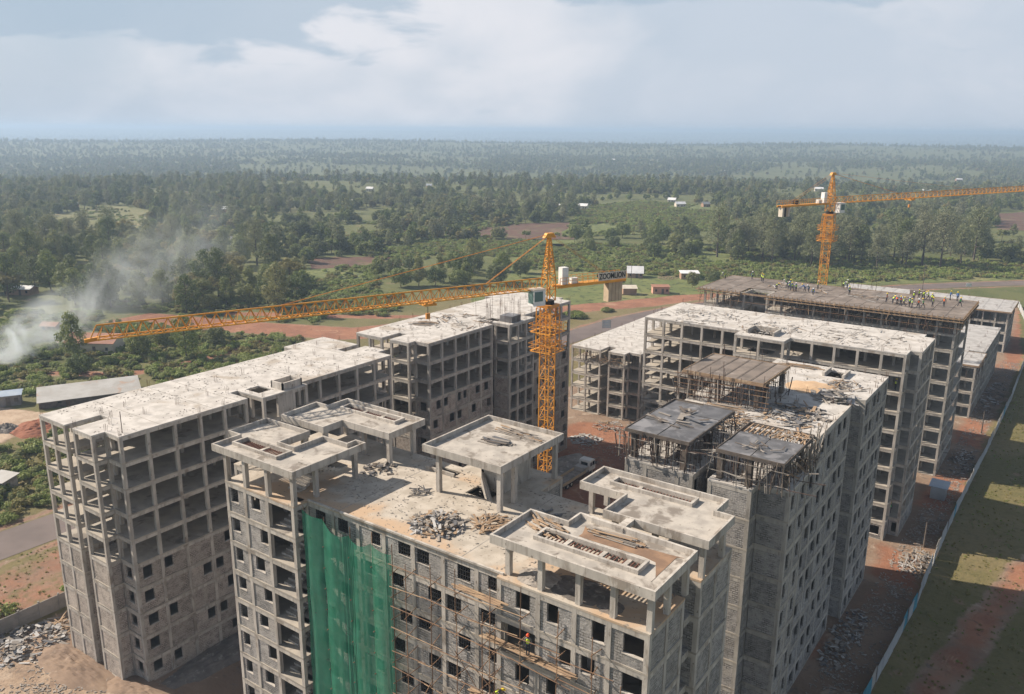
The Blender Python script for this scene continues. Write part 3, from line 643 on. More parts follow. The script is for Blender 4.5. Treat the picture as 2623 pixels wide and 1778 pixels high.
# ---------------------------------------------------------------- formwork decks
PROP = {}
def prop_mesh(h, r, m):
    k = (round(h,2), r, m)
    if k not in PROP:
        b = MB().tube((0,0,0),(0,0,h),r,r*.8,n=5); b.box(-.09,.09,-.09,.09,0,.012); PROP[k] = b.mesh('prop', m)
    return PROP[k]
def place(me, name, parent, loc, rz=0., tilt=(0,0), sc=None):
    o = bpy.data.objects.new(name, me); COL.objects.link(o); o.parent = parent
    t = Vector(parent.location); o.location = Vector(loc)-t; o.rotation_euler = (tilt[0], tilt[1], rz)
    if sc: o.scale = sc
    return o
def deck(label, x0, x1, y0, y1, z, zf, nx, ny, sheetm, prop=(1.15, 1.25), rows=None, forms=(), group='timber formwork decks', sag=.05, skip=(), edge='timber', jut=.5, bearer='timber', gap=.04, lift=0., propm='rust_steel', notch=None, pr=.035):
    R = empty('formwork_deck', ((x0+x1)/2,(y0+y1)/2,zf), label, 'formwork', group); zd = z
    dx, dy = (x1-x0)/nx, (y1-y0)/ny
    for i in range(nx):
        for j in range(ny):
            if (i,j) in skip: continue
            xa, xb, ya, yb = x0+dx*i+gap, x0+dx*(i+1)-gap, y0+dy*j+gap, y0+dy*(j+1)-gap; z = zd+random.uniform(-lift,lift)
            if notch and xa < notch[1]-.2 and xb > notch[0]+.2 and ya < notch[3]-.2: continue
            e = lambda: random.uniform(-sag, sag); zz = [z+e() for _ in range(4)]
            MB().quadbox([(xa,ya,zz[0]-.05),(xb,ya,zz[1]-.05),(xb,yb,zz[2]-.05),(xa,yb,zz[3]-.05),(xa,ya,zz[0]),(xb,ya,zz[1]),(xb,yb,zz[2]),(xa,yb,zz[3])]).obj('plywood_sheet', sheetm, R)
    z = zd; n = int((y1-y0)/1.3)
    for j in range(n+1):
        y = y0+(y1-y0)*j/n
        if notch and y < notch[3]:
            MB().box(x0-jut*random.random(),notch[0],y-.06,y+.06,z-.32,z-.12).obj('bearer',bearer,R); MB().box(notch[1],x1+jut*random.random(),y-.06,y+.06,z-.32,z-.12).obj('bearer',bearer,R)
        else: MB().box(x0-jut*random.random(),x1+jut*random.random(),y-.06,y+.06,z-.32,z-.12).obj('bearer',bearer,R)
    for a in ((x0-.06,x1+.06,y0-.10,y0-.03),(x0-.06,x1+.06,y1+.03,y1+.10),(x0-.10,x0-.03,y0,y1),(x1+.03,x1+.10,y0,y1)): MB().box(*a, z-.30, z+.06).obj('edge_board', edge, R)
    me = prop_mesh(z-.33-zf, pr, propm); x = x0+.25
    while x < x1:
        y = y0+.25; q = 0
        while y < y1 and (rows is None or q < rows or x > x1-1.0):
            if not (notch and notch[0]-.3 < x < notch[1]+.3 and y < notch[3]): place(me, 'prop', R, (x+random.uniform(-.15,.15), y+random.uniform(-.15,.15), zf+.004), tilt=(random.uniform(-.03,.03), random.uniform(-.03,.03)))
            y += prop[1]; q += 1
        x += prop[0]
    for (fx, fy) in forms: MB().box(fx-.27,fx+.27,fy-.27,fy+.27,zf,z-.33).obj('column_form', 'timber_dark', R)
    return R
dL = deck('dark plywood deck over the left wing of the right-hand block', -35.7,-29.0,69.6,81.0,33.0,30.0,2,3,'ply_dark',(.8,.85),edge='timber_dark',bearer='timber_grey',forms=[(-35.0,70.2),(-32.6,70.0),(-29.6,70.0),(-29.6,76),(-35,76)],sag=.05,gap=.07,lift=.09,propm='rust_steel')
dR = deck('dark plywood deck over the right wing of the right-hand block', -26.3,-20.0,69.7,78.6,33.0,30.0,2,3,'ply_dark',(.8,.85),edge='timber_dark',bearer='timber_grey',forms=[(-26.0,70.2),(-23.2,70.0),(-20.3,71.4),(-20.4,75.8)],skip=((0,2),(1,2)),sag=.05,gap=.07,lift=.09,propm='rust_steel')
for i in range(12):
    x = -26.0+i*.5; MB().box(x,x+.12,75.8,78.5,32.9,33.02).obj('joist','timber',dR)
dT = deck('raised brown panelled deck over the lift house of the right-hand block', -39.2,-29.4,91.0,100.4,33.4,30.0,6,1,'ply_brown',(1.1,1.3),forms=[(-38.6,91.7),(-35.0,91.7),(-30.2,91.7),(-29.9,99.6),(-30.3,95)],sag=.02)
for i in range(7): x = -39.2+9.8*i/6; MB().box(x-.11,x+.11,91.05,100.3,33.405,33.43).obj('batten','timber_dark',dT)
for i in range(26):                                  # tall starter rods and poles round it
    x = random.uniform(-39.6,-29.2); y = random.choice((90.6,100.7)); MB().bar((x,y,30),(x+random.uniform(-.15,.15),y,random.uniform(33.4,35.4)),.045).obj('pole','rust_steel',dT)
for i in range(5): z = 30.6+.62*i; MB().bar((-40.2,90.55,z),(-28.4,90.55,z+random.uniform(-.2,.2)),.06).obj('ledger','bamboo',dT)
for R_, (xa,xb,y) in ((dL,(-36.6,-28.0,69.2)),(dR,(-27.0,-19.4,69.3))):
    for z in (31.0,32.3): MB().bar((xa,y,z+random.uniform(-.1,.1)),(xb,y,z+random.uniform(-.15,.15)),.05).obj('ledger','timber_grey',R_)
for i in range(16):
    y = 70+i*.65; MB().bar((-29.3+random.uniform(-.3,.2),y,31+random.random()*1.6),(-26.2+random.uniform(-.6,.8),y+random.uniform(-.4,.4),31+random.random()*1.7),.06).obj('ledger','timber_grey',dL)
for i in range(22):                                  # tangle of poles down the right corner
    y = 77+random.random()*6; MB().bar((-19.9-random.random()*1.3,y,29-random.random()*2),(-20.8+random.random()*1.2,y+random.uniform(-1.5,1.5),32.6+random.random()),.06).obj('pole','timber_grey',dR)
for i in range(9): MB().bar((-20.2,70.4+i*.6,31+random.random()*1.5),(-18.7-random.random(),70+i*.7,30.6+random.random()*1.5),.06).obj('ledger','timber',dR)
for R_, (xa,xb,ya,yb) in ((dL,(-36.2,-28.4,69.0,81.4)),(dR,(-27.0,-19.3,69.2,79.4)),(dT,(-39.8,-28.8,90.4,100.8))):
    for i in range(85):
        x, y = random.uniform(xa,xb), random.uniform(ya,yb)
        if random.random() < .6: x, y = random.choice(((x,ya),(xb,y),(xa,y)))
        t = random.random()
        if t < .75: MB().bar((x,y,30.05),(x+random.uniform(-.5,.5),y+random.uniform(-.5,.5),32.4+random.random()*.7),random.choice((.045,.06,.09))).obj('shore',random.choice(('rust_steel','timber_dark','timber_grey')),R_)
        else: z = random.uniform(30.4,32.5); a = random.uniform(1.,2.6); MB().bar((x,y,z),(x+a*(t < .88),y+a*(t >= .88),z+random.uniform(-.5,.5)),random.choice((.05,.06,.08))).obj('brace',random.choice(('timber_grey','timber_dark','rust_steel')),R_)
dG = deck('broad brown timber deck crowded with workers on the far block', -67,-18,160.2,179.3,30.05,27.0,17,6,'ply_brown',(1.0,1.1),rows=2,notch=(-58,-53,160,166.5),sag=.015,group='timber formwork decks')
for i in range(56):
    x = -66.8+i*.88
    if -58 < x < -53: continue
    MB().box(x-.05,x+.05,159.95,160.07,29.2,30.5).obj('edge_post','timber',dG)
for i in range(21): y = 160.4+i*.92; MB().box(-17.9,-17.78,y-.05,y+.05,29.1,30.4).obj('edge_post','timber',dG)
for z in (29.45, 29.95): MB().box(-66.9,-58.1,159.86,159.94,z-.07,z+.07).obj('edge_board','timber',dG); MB().box(-52.9,-17.8,159.86,159.94,z-.07,z+.07).obj('edge_board','timber',dG); MB().box(-17.77,-17.69,160,179.2,z-.07,z+.07).obj('edge_board','timber',dG)
MB().bar((-67,159.7,28.4),(-17.5,159.7,28.3),.07).obj('ledger','bamboo',dG)
for i in range(110):                                 # ragged poles, braces and offcuts under and along the deck edge
    if i < 80: x = random.uniform(-66.5,-18.5); y = random.uniform(159.6,161.2)
    else: x = random.uniform(-18.6,-17.6); y = random.uniform(160,178)
    if -58 < x < -53: continue
    a = random.uniform(-1,1)*random.choice((.2,1.2)); MB().bar((x,y,27.1+random.random()*1.4),(x+a*(i < 80),y+a*(i >= 80),28.6+random.random()*1.3),random.choice((.05,.08,.12))).obj('brace',random.choice(('timber','timber_grey','timber_dark','rust_steel')),dG)
MB().box(-30.2,-27.6,179.6,181.2,28.5,30.9).obj('plywood_box','ply_brown',dG)
for i in range(14): x = -45+random.random()*9; MB().bar((x,179.6,29),(x+random.uniform(-.2,.2),179.6,31+random.random()),.05).obj('pole','rust_steel',dG)
dI = deck('pale grey panelled deck on the farthest block', -67.6,-18.4,269.8,290.6,12.12,9.0,13,6,'ply_grey',(2.2,2.5),rows=1,sag=.01,pr=.05)
dJ = deck('pale deck stepping down along the low block at the right', -36.6,-18.2,201,214,12.12,9.0,5,4,'ply_grey',(2.0,2.5),rows=1,sag=.02,pr=.05)
dH = empty('shoring', (-85,154,12), 'rows of timber shores under the white roof of the low frame', 'shoring')
me = prop_mesh(2.45, .05, 'timber_dark')
for i in range(44):
    x = -93.2+i*.38
    if -86 < x < -84: continue
    place(me, 'prop', dH, (x, 153.75+random.uniform(0,.8) + (2 if x > -80 else 0), 12.0), tilt=(random.uniform(-.06,.06), random.uniform(-.06,.06)))
for i in range(10): place(me, 'prop', dH, (-77.3, 156.5+i*.8, 12.0), tilt=(random.uniform(-.06,.06), 0))
for i in range(26): x = random.uniform(-93,-80); MB().bar((x,153.5,12.2+random.random()*2),(x+random.uniform(.8,2.2),153.5+random.uniform(-.3,.4),12.2+random.random()*2),.07).obj('brace','timber',dH)

# ---------------------------------------------------------------- planks, piles, rubble
PL = [MB().box(-.5,.5,-.5,.5,-.5,.5).mesh('plank', m) for m in ('timber','timber_grey','timber_dark','ply_grey','ply_dark')]
def heap(name, label, cat, c, r, n, kinds, ln=(.8,2.4), hmax=.9, az=None, spread=1., group=None, flat=False, wd=(.08,.2), th=(.03,.06), squash=1.):
    R = empty(name, c, label, cat, group)
    for i in range(n):
        a = random.uniform(0, 2*pi); q = r*math.sqrt(random.random()); l = random.uniform(*ln)
        z = (hmax*(1-(q/r)**1.3)*random.random()+.04) if not flat else .03+.06*(i % 8)*(1-q/r)
        o = bpy.data.objects.new('plank', random.choice([PL[k] for k in kinds])); COL.objects.link(o); o.parent = R
        o.location = (q*cos(a), q*sin(a)*squash, z); o.scale = (l, random.uniform(*wd), random.uniform(*th))
        if cat == 'debris' and random.random() < .3: e_ = random.uniform(.12,.38); o.scale = (e_, e_*random.uniform(.6,1), e_*random.uniform(.4,.8)); o.name = 'chunk'
        rz = random.uniform(0, pi) if az is None else az+random.uniform(-.18,.18)*spread
        o.rotation_euler = (random.uniform(-.3,.3)*(0 if flat else 1), random.uniform(-.22,.22)*(.12 if flat else 1), rz)
    return R
heap('debris_pile','tall heap of grey broken boards on the dusty near roof','debris',(-41.0,47.2,30.0),2.3,190,(1,1,3,4,0),(.3,1.5),1.0,wd=(.08,.34))
heap('timber_pile','smaller brown timber heap beside the lift house on the near roof','timber',(-37.6,49.9,30.0),1.7,85,(0,0,1),(.4,1.8),.6)
heap('debris_pile','dark tangled scrap heap under the front left canopies','debris',(-53.0,52.6,30.0),1.7,45,(2,2,4,1),(.3,.9),.5,wd=(.1,.3))
heap('wire_cage_scrap','bent grey frame scrap near the lift house column on the near roof','scrap',(-46.4,51.2,30.0),.9,22,(1,4),(.8,1.4),.5,wd=(.04,.08))
heap('plank_stack','long planks lying along the back of the square lift canopy','planks',(-42.0,59.8,33.93),1.9,26,(0,1,1),(2.0,3.6),.2,az=-.05,flat=True,squash=.4)
heap('plank_stack','dark weathered boards in the middle of the square lift canopy','planks',(-42.3,57.0,33.93),.9,14,(2,4,1),(1.6,2.4),.2,az=.1,flat=True,wd=(.2,.35))
heap('plank_stack','scattered light planks at the left of the front right canopy','planks',(-30.6,47.4,32.88),1.3,30,(0,0,1),(1.4,2.8),.3,az=-.35,spread=1.6)
heap('plank_stack','neat stack of sawn timber at the back of the front right canopy','planks',(-25.5,48.9,32.92),1.0,34,(0,1),(2.4,3.2),.35,az=.02,flat=True,spread=.5,squash=.5)
heap('timber_pile','pile of steel and board offcuts beside the back right canopy','debris',(-34.6,53.0,30.0),1.7,26,(2,4,1),(1.2,2.4),.4)
heap('debris_pile','grey board heap in the sun on the right-hand block roof','debris',(-24.0,101.4,30.0),2.4,70,(3,4,1,1),(1.0,2.6),1.2,wd=(.2,.6))
heap('plank_stack','brown plank stack beside the far roof opening of the right-hand block','planks',(-31.6,113.2,30.0),1.6,40,(0,1),(2.4,3.4),.4,az=.05,flat=True,squash=.5)
heap('debris_pile','low scatter of boards at the far corner of the right-hand block roof','debris',(-24.2,107.4,30.0),2.6,60,(1,4,0),(.8,2.4),.4)
heap('debris_pile','wide litter of timber and sheets behind the dark decks','debris',(-26.0,92.0,30.0),4.4,150,(0,1,1,4,3),(.8,2.6),.55,wd=(.08,.5))
heap('debris_pile','timber litter between the dark deck and the raised brown deck','debris',(-31.8,85.4,30.0),3.4,110,(0,0,1),(1.2,3.0),1.0)
heap('plank_stack','pale boards stacked at the back of the left dark deck','planks',(-30.6,82.6,32.4),1.5,36,(0,0,1),(2.0,3.0),.4,az=.1,flat=True)
heap('timber_pile','criss-cross timber at the back of the right dark deck','timber',(-21.8,77.4,32.95),1.6,26,(0,0,1),(1.4,2.6),.25)
heap('plank_litter','loose boards on the left dark deck','planks',(-32.4,75.4,33.08),2.9,16,(4,1,2),(1.0,2.2),.06,flat=True,wd=(.1,.6))
heap('plank_litter','loose boards on the right dark deck','planks',(-23.0,72.6,33.08),2.2,12,(1,2),(.8,1.7),.05,flat=True)
heap('plank_litter','dark planks scattered over the left half of the long white roof','planks',(-56,135.5,30.02),6.6,70,(3,1,1),(.4,1.8),.05,flat=True)
heap('plank_litter','timber scattered round the shaft on the long white roof','planks',(-42.5,133.5,30.02),4.8,60,(0,1,1,3),(.4,2.0),.1,flat=True)
heap('plank_litter','timber scattered over the right half of the long white roof','planks',(-29,136,30.02),6.4,60,(1,1,3,2),(.4,1.8),.06,flat=True)
heap('plank_litter','boards strewn over the white roof behind the crane mast','planks',(-87.5,106,30.02),6.2,58,(1,0,2),(.8,2.4),.05,flat=True)
heap('timber_pile','brown timber bundle on the near end of the white roof behind the crane mast','timber',(-90.5,101.5,30.0),1.6,30,(0,1),(1.8,2.8),.3,az=.6,flat=True)
heap('plank_litter','timber lengths lying on the crowded brown deck','planks',(-33,171,30.12),6.5,46,(0,1,3),(1.2,3.6),.05,flat=True,squash=.7)
heap('plank_litter','timber lengths lying on the left half of the crowded brown deck','planks',(-50,172,30.12),6.5,40,(0,1,3),(1.2,3.6),.05,flat=True,squash=.7)
heap('scrap_heap','big grey heap of torn sheets at the lower left beside the boundary wall','debris',(-100.2,38.2,0.05),4.6,230,(3,1,1,4),(.3,1.5),1.5,wd=(.1,.6))
heap('timber_pile','brown timber heap against the boundary wall at the far left','timber',(-100.4,44.0,0.05),2.4,60,(0,0,1),(1.2,2.8),1.0)
heap('timber_pile','pale timber heap leaning along the tin fence at the right','timber',(-15.4,124.6,.05),1.9,200,(0,1,1,3),(.5,2.0),1.3,squash=2.6)
heap('debris_pile','grey waste heap at the foot of the right-hand block','debris',(-18.9,98.5,.05),2.0,220,(3,1,1,4),(.2,1.1),1.1,wd=(.08,.4),squash=4.2)
heap('debris_pile','broken boards beside the low frame on the red ground','debris',(-80.6,148.6,.06),3.2,80,(1,0,3),(.6,2.2),.8)
heap('debris_pile','pale rubble and boards at the end of the block behind the crane','debris',(-80.2,138.8,.06),3.4,120,(1,3,3),(.4,1.6),.7,wd=(.15,.6))
heap('timber_pile','long pole heap in front of the low white-roofed frame','timber',(-74.0,150.2,.06),2.6,50,(0,1),(1.6,3.4),.6,az=-.2,spread=2)
heap('debris_pile','waste scattered along the tin fence beyond the little blue cabin','debris',(-16.0,172,.05),2.2,90,(3,1,2),(.4,1.5),.5,wd=(.1,.5),squash=3.4)
heap('debris_pile','waste scattered in the shade of the low block at the right','debris',(-16.2,222,.05),2.2,110,(3,1,2),(.4,1.5),.6,wd=(.1,.5),squash=7)
heap('timber_pile','sawn timber beside the mud-brick kiosk','timber',(-150.5,326,.05),4.2,60,(0,0,1),(1.5,4.0),1.2)
def mound(name, label, c, rx, ry, h, m, n=26, rough=.35, cat='rubble', group=None):
    mb = MB()
    for j in range(n+1):
        for i in range(n+1):
            x = -1+2*i/n; y = -1+2*j/n; q = hypot(x, y); e = max(0, 1-q*(1+.25*noise.noise(Vector((x*2+c[0],y*2+c[1],1)))))
            z = h*(e**.8)*(1+rough*noise.noise(Vector((x*6+c[0],y*6,2)))+rough*.8*noise.noise(Vector((x*15,y*15+c[1],5)))) if e > 0 else -.06
            mb.v.append((c[0]+x*rx, c[1]+y*ry, c[2]+z))
    for j in range(n):
        for i in range(n): a = j*(n+1)+i; mb.f.append((a,a+1,a+n+2,a+n+1))
    return mb.obj(name, m, None, label, cat, group)
mound('rubble_heap','grey rubble heap between the columns under the front right canopy',(-29.6,45.2,30.005),1.9,1.3,.55,'rubble')
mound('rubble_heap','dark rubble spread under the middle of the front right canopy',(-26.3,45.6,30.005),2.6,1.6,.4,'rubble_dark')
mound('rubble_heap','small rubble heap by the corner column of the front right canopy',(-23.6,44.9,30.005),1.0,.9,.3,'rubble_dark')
mound('sand_heap','low spread of orange sand on the right-hand block roof',(-27.6,104.2,30.005),3.2,3.0,.35,'sand',rough=.15,cat='sand')
mound('earth_heap','earth bank at the foot of the leftmost block',(-92,39.2,.0),8.5,2.6,.7,'earth',cat='earth')
mound('earth_heap','earth bank beside the near corner of the leftmost block',(-80.0,40.8,.0),5.5,3.0,.6,'earth',cat='earth')
mound('gravel_heap','dark gravel heap in the sandy yard at the far left',(-181.5,72,.05),3.2,2.6,1.2,'rubble_dark',cat='gravel')
mound('earth_heap','red earth bank at the edge of the sandy yard',(-176,77,.04),6.,6.,2.0,'dirt_red',cat='earth')
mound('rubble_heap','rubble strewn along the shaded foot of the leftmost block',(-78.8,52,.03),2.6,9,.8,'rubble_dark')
mound('rubble_heap','rubble strewn behind the flatbed lorry',(-77.0,124,.03),3.0,8,.9,'rubble')

# ---------------------------------------------------------------- tower cranes
def crane(label, bx, by, jdir, zj, zslew, zapex, Lj, Lc, w=1.95, cage=(26,33.4), sign=True, group='orange tower cranes', striped=False, ties=(.30,.68), trol=.36):
    jd = Vector((*jdir,0)).normalized(); sv = Vector((-jd.y, jd.x, 0)); B = Vector((bx,by,0))
    if sv.dot(Vector((-bx,-by,0))) < 0: sv = -sv               # sv points to the near side
    R = empty('tower_crane', (bx,by,0), label, 'crane', group)
    P = lambda a,b,z: tuple(B+jd*a+sv*b+Vector((0,0,z)))
    MB().box(bx-2.4,bx+2.4,by-2.4,by+2.4,-.2,.9).obj('base_block','concrete',R)
    def mast(w, z0, z1, t=.15, ns=None):
        mb = MB(); h = w/2; c = [(-h,-h),(h,-h),(h,h),(-h,h)]
        for x,y in c: mb.bar((x,y,z0),(x,y,z1),t*.9)
        n = ns or 2; dz = (z1-z0)/n
        for k in range(n):
            za, zb = z0+dz*k, z0+dz*(k+1)
            for i in range(4):
                p, q = c[i], c[(i+1)%4]; mb.bar((*p,za),(*q,za),t*.5)
                mb.bar((*p,za),(*q,zb),t*.45) if k % 2 == 0 else mb.bar((*q,za),(*p,zb),t*.45)
        return mb
    sec = 2.8; n = int((zslew-1)/sec); sec = (zslew-.9)/n
    me = mast(w,0,sec).mesh('mast_section','crane_orange')
    for k in range(n): place(me,'mast_section',R,(bx,by,.9+sec*k))
    z0, z1 = cage
    me = mast(w+.75,0,z1-z0,.13,5); 
    for zz in (0,(z1-z0)*.45):
        q = (w+.75)/2+.75
        for sgn in (-1,1): me.box(-q,q,sgn*q-.3 if sgn > 0 else -q,q if sgn > 0 else -q+.3,zz-.03,zz+.03); me.box(sgn*q-.3 if sgn > 0 else -q,q if sgn > 0 else -q+.3,-q,q,zz-.03,zz+.03)
        for hh in (.55,1.1):
            for a,b in (((-q,-q),(q,-q)),((q,-q),(q,q)),((q,q),(-q,q)),((-q,q),(-q,-q))): me.bar((*a,zz+hh),(*b,zz+hh),.05)
        for a in (-q,-q/2,0,q/2,q):
            for b in (-q,q): me.bar((a,b,zz),(a,b,zz+1.1),.05); me.bar((b,a,zz),(b,a,zz+1.1),.05)
    place(me.mesh('climbing_cage','crane_orange'),'climbing_cage',R,(bx,by,z0))
    h = w/2+.35
    MB().box(bx-h,bx+h,by-h,by+h,zslew-.45,zslew-.02).obj('slewing_platform','crane_red',R)
    MB().tube((bx,by,zslew-.02),(bx,by,zslew+.5),w*.55,n=16).obj('slewing_ring','rubber',R)
    # tower top and cat head
    mb = MB(); t0 = zslew+.5; hh = w*.42
    cs = [(-hh,-hh),(hh,-hh),(hh,hh),(-hh,hh)]; L_ = lambda x,y,z,f: P(x*f,y*f,z)
    lv = [t0, zj+1.3]; k = 7; zz = [t0,(t0+zj+1.3)/2,zj+1.3]+[zj+1.3+(zapex-zj-1.3)*(i+1)/k for i in range(k)]
    fr = [1.05,1.05,1.05]+[1.05-.83*(i+1)/k for i in range(k)]
    for i in range(len(zz)-1):
        for j in range(4):
            a, b = cs[j], cs[(j+1)%4]; mb.bar(L_(*a,zz[i],fr[i]),L_(*a,zz[i+1],fr[i+1]),.14); mb.bar(L_(*a,zz[i+1],fr[i+1]),L_(*b,zz[i+1],fr[i+1]),.08)
            mb.bar(L_(*(a if i%2 else b),zz[i],fr[i]),L_(*(b if i%2 else a),zz[i+1],fr[i+1]),.08)
    mb.obj('tower_top','crane_orange',R)
    mb = MB(); mb.quadbox([P(-.9,-.3,zapex-.1),P(.9,-.3,zapex-.1),P(.9,.3,zapex-.1),P(-.9,.3,zapex-.1),P(-.5,-.3,zapex+.5),P(.5,-.3,zapex+.5),P(.5,.3,zapex+.5),P(-.5,.3,zapex+.5)]); mb.obj('apex_sheaves','crane_orange',R)
    # jib
    hw, jh = .68, 1.35; ns = 11; sl = (Lj-1.2)/ns; mb = MB(); npn = 4
    X = lambda a,b,z: (a,b,z)
    for b in (-hw,hw): mb.bar((0,b,0),(sl,b,0),.13)
    mb.bar((0,0,jh),(sl,0,jh),.14)
    for i in range(npn):
        a0, a1 = sl*i/npn, sl*(i+1)/npn; am = (a0+a1)/2
        for b in (-hw,hw): mb.bar((a0,b,0),(am,0,jh),.065); mb.bar((am,0,jh),(a1,b,0),.065)
        mb.bar((a0,-hw,0),(a0,hw,0),.07); mb.bar((a0,-hw,0),(a1,hw,0),.06)
    me = mb.mesh('jib_section','crane_orange'); rz = atan2(jd.y,jd.x)
    for i in range(ns): q = P(1.2+sl*i,0,zj); place(me,'jib_section',R,q,rz=rz)
    mb = MB(); mb.bar(P(Lj,-hw,zj),P(Lj,hw,zj),.2); mb.bar(P(Lj,0,zj),P(Lj+1.2,0,zj-.1),.35); mb.bar(P(Lj,0,zj+jh),P(Lj+.7,0,zj),.1); mb.obj('jib_tip','crane_orange',R)
    for b in (-.1,.1): MB().bar(P(0,b,zapex+.25),P(Lj*ties[0],b,zj+jh),.045).obj('tie_bar','crane_red',R); MB().bar(P(0,b,zapex+.35),P(Lj*ties[1],b,zj+jh),.035).obj('tie_bar','crane_red',R); MB().bar(P(0,b*4,zapex+.25),P(-Lc*.86,b*4,zj+.2),.035).obj('tie_bar','crane_red',R)
    # counter jib
    mb = MB()
    for b in (-.62,.62): mb.bar(P(-1,b,zj),P(-Lc,b,zj),.22,.34)
    mb.quadbox([P(-1,-.62,zj+.17),P(-Lc,-.62,zj+.17),P(-Lc,.62,zj+.17),P(-1,.62,zj+.17),P(-1,-.62,zj+.22),P(-Lc,-.62,zj+.22),P(-Lc,.62,zj+.22),P(-1,.62,zj+.22)]); mb.obj('counter_jib','crane_orange',R)
    mb = MB(); n_ = 12
    for b in (-.75,.75):
        for z_ in (.75,1.2): mb.bar(P(-1.4,b,zj+z_),P(-Lc,b,zj+z_),.05)
        for i in range(n_+1): a = -1.4-(Lc-1.4)*i/n_; mb.bar(P(a,b,zj+.2),P(a,b,zj+1.2),.05)
    mb.obj('guard_rail','crane_orange',R)
    bl = MB()
    for i in range(4):
        a = -Lc+.5+i*.62; hb = zj-(2.9 if not striped else 2.2); q = [P(a,-.55,hb),P(a+.56,-.55,hb),P(a+.56,.55,hb),P(a,.55,hb),P(a,-.55,zj-.05),P(a+.56,-.55,zj-.05),P(a+.56,.55,zj-.05),P(a,.55,zj-.05)]
        MB().quadbox(q).obj('ballast_block','ballast' if not striped else ('wall_cream','black_paint','ballast','wall_cream')[i],R)
    MB().tube(P(-Lc*.7,-.5,zj+.75),P(-Lc*.7,.5,zj+.75),.45,n=12).obj('winch_drum','rubber',R)
    def pbox(a0,a1,b0,b1,z0,z1): return MB().quadbox([P(a0,b0,z0),P(a1,b0,z0),P(a1,b1,z0),P(a0,b1,z0),P(a0,b0,z1),P(a1,b0,z1),P(a1,b1,z1),P(a0,b1,z1)])
    pbox(-2.9,-1.9,-.45,.45,zj+.23,zj+2.5).obj('control_cabinet','white_paint',R); pbox(-4.6,-3.6,-.4,.4,zj+.23,zj+1.0).obj('control_cabinet','white_paint',R)
    # cab
    cbm = pbox(1.5,3.3,.1,1.5,zslew+.2,zslew+2.3); cb = cbm.obj('cab','white_paint',R)
    pbox(3.295,3.33,.2,1.4,zslew+.5,zslew+2.15).obj('cab_window','glass_teal',cb); pbox(1.9,3.2,1.495,1.53,zslew+.8,zslew+2.1).obj('cab_window','glass_teal',cb); pbox(1.4,3.5,0,1.6,zslew+2.3,zslew+2.4).obj('cab_roof','wall_cream' if sign else 'white_paint',cb)
    # trolley
    tr = Lj*trol; mb = pbox(tr-.8,tr+.8,-.9,.9,zj-.45,zj-.2); mb.tube(P(tr-.5,-.85,zj-.15),P(tr-.5,.85,zj-.15),.16); mb.tube(P(tr+.5,-.85,zj-.15),P(tr+.5,.85,zj-.15),.16); mb.obj('trolley','crane_orange',R)
    pbox(tr-.25,tr+.25,-.15,.15,zj-2.2,zj-1.5).obj('hook_block','crane_red',R)
    mb = MB()
    for b in (-.1,.1): mb.bar(P(tr,b,zj-.4),P(tr,b,zj-1.5),.03)
    mb.obj('hoist_rope','rubber',R)
    if sign:
        a0, a1 = -Lc+.1, -Lc+5.0
        sb = pbox(a1,a0,.80,.84,zj+.25,zj+1.35).obj('sign_board','wall_cream',R)
        tcu = bpy.data.curves.new('sign_lettering','FONT'); tcu.body = 'ZOOMLION'; tcu.size = 1.12; tcu.extrude = .012; tcu.align_x = 'CENTER'; tcu.align_y = 'CENTER'; tcu.offset = .022
        to = bpy.data.objects.new('tmp',tcu); COL.objects.link(to); bpy.context.view_layer.update()
        me = bpy.data.meshes.new_from_object(to.evaluated_get(bpy.context.evaluated_depsgraph_get())); bpy.data.objects.remove(to)
        xs = [v.co.x for v in me.vertices]; f = 4.6/(max(xs)-min(xs)); cdir = -jd; c = Vector(P((a0+a1)/2,.86,zj+.8))
        for v in me.vertices: q = c+cdir*(v.co.x*f)+Vector((0,0,v.co.y*.95))+sv*(v.co.z); v.co = q
        me.materials.clear(); me.materials.append(MAT['black_paint']); link('sign_lettering',me,sb)
    return R
crane('orange tower crane with white cabinets and lettered sign in the middle of the picture', -59,91,(-.376,-.927),41.3,39.1,48.0,54.1,12.7,w=1.5,cage=(32.7,38.6),ties=(.178,.665),trol=.33)
crane('orange tower crane standing beyond the worker-crowded deck at the right', -51.4,195,(.372,.928),45.9,43.6,52.2,84,17.0,w=1.6,cage=(37.5,43),sign=False,striped=True)

# small broken bits lying on roofs and ground
def chips(label, P, z, n, smin, smax, m, seed):
    rnd = random.Random(seed); mb = MB(); xs = [p[0] for p in P]; ys = [p[1] for p in P]; k = 0
    while k < n:
        x, y = rnd.uniform(min(xs),max(xs)), rnd.uniform(min(ys),max(ys))
        if not inpoly(x,y,P) or fbm2(x*1.,y*1.,.22) < rnd.uniform(-.5,.25): continue
        s_ = rnd.uniform(smin,smax); l = s_*rnd.uniform(1,4); mb.bar((x,y,z+s_*.2),(x+l*cos(k*2.4),y+l*sin(k*2.4),z+s_*rnd.uniform(.2,.6)),s_*rnd.uniform(.5,1.2),s_*.4); k += 1
    mb.obj('debris_bits', m, None, label, 'debris', None, 'stuff')
chips('small debris bits strewn over the near roof', [(-53,44.4),(-20.4,44.4),(-20.4,57.5),(-53,57.5)],30.0,900,.03,.09,'rubble',1)
chips('small debris bits strewn over the leftmost roof', offset(PA,-.3),30.0,700,.03,.09,'rubble_dark',2)
chips('small debris bits strewn over the roof behind the crane mast', offset(PC,-.3),30.0,520,.03,.11,'timber_grey',3)
chips('small debris bits strewn over the long white roof', offset(PE,-.3),30.0,700,.03,.12,'timber_grey',4)
chips('small debris bits strewn over the formwork block roof', offset(PD,-.3),30.0,1100,.03,.11,'timber_grey',5)
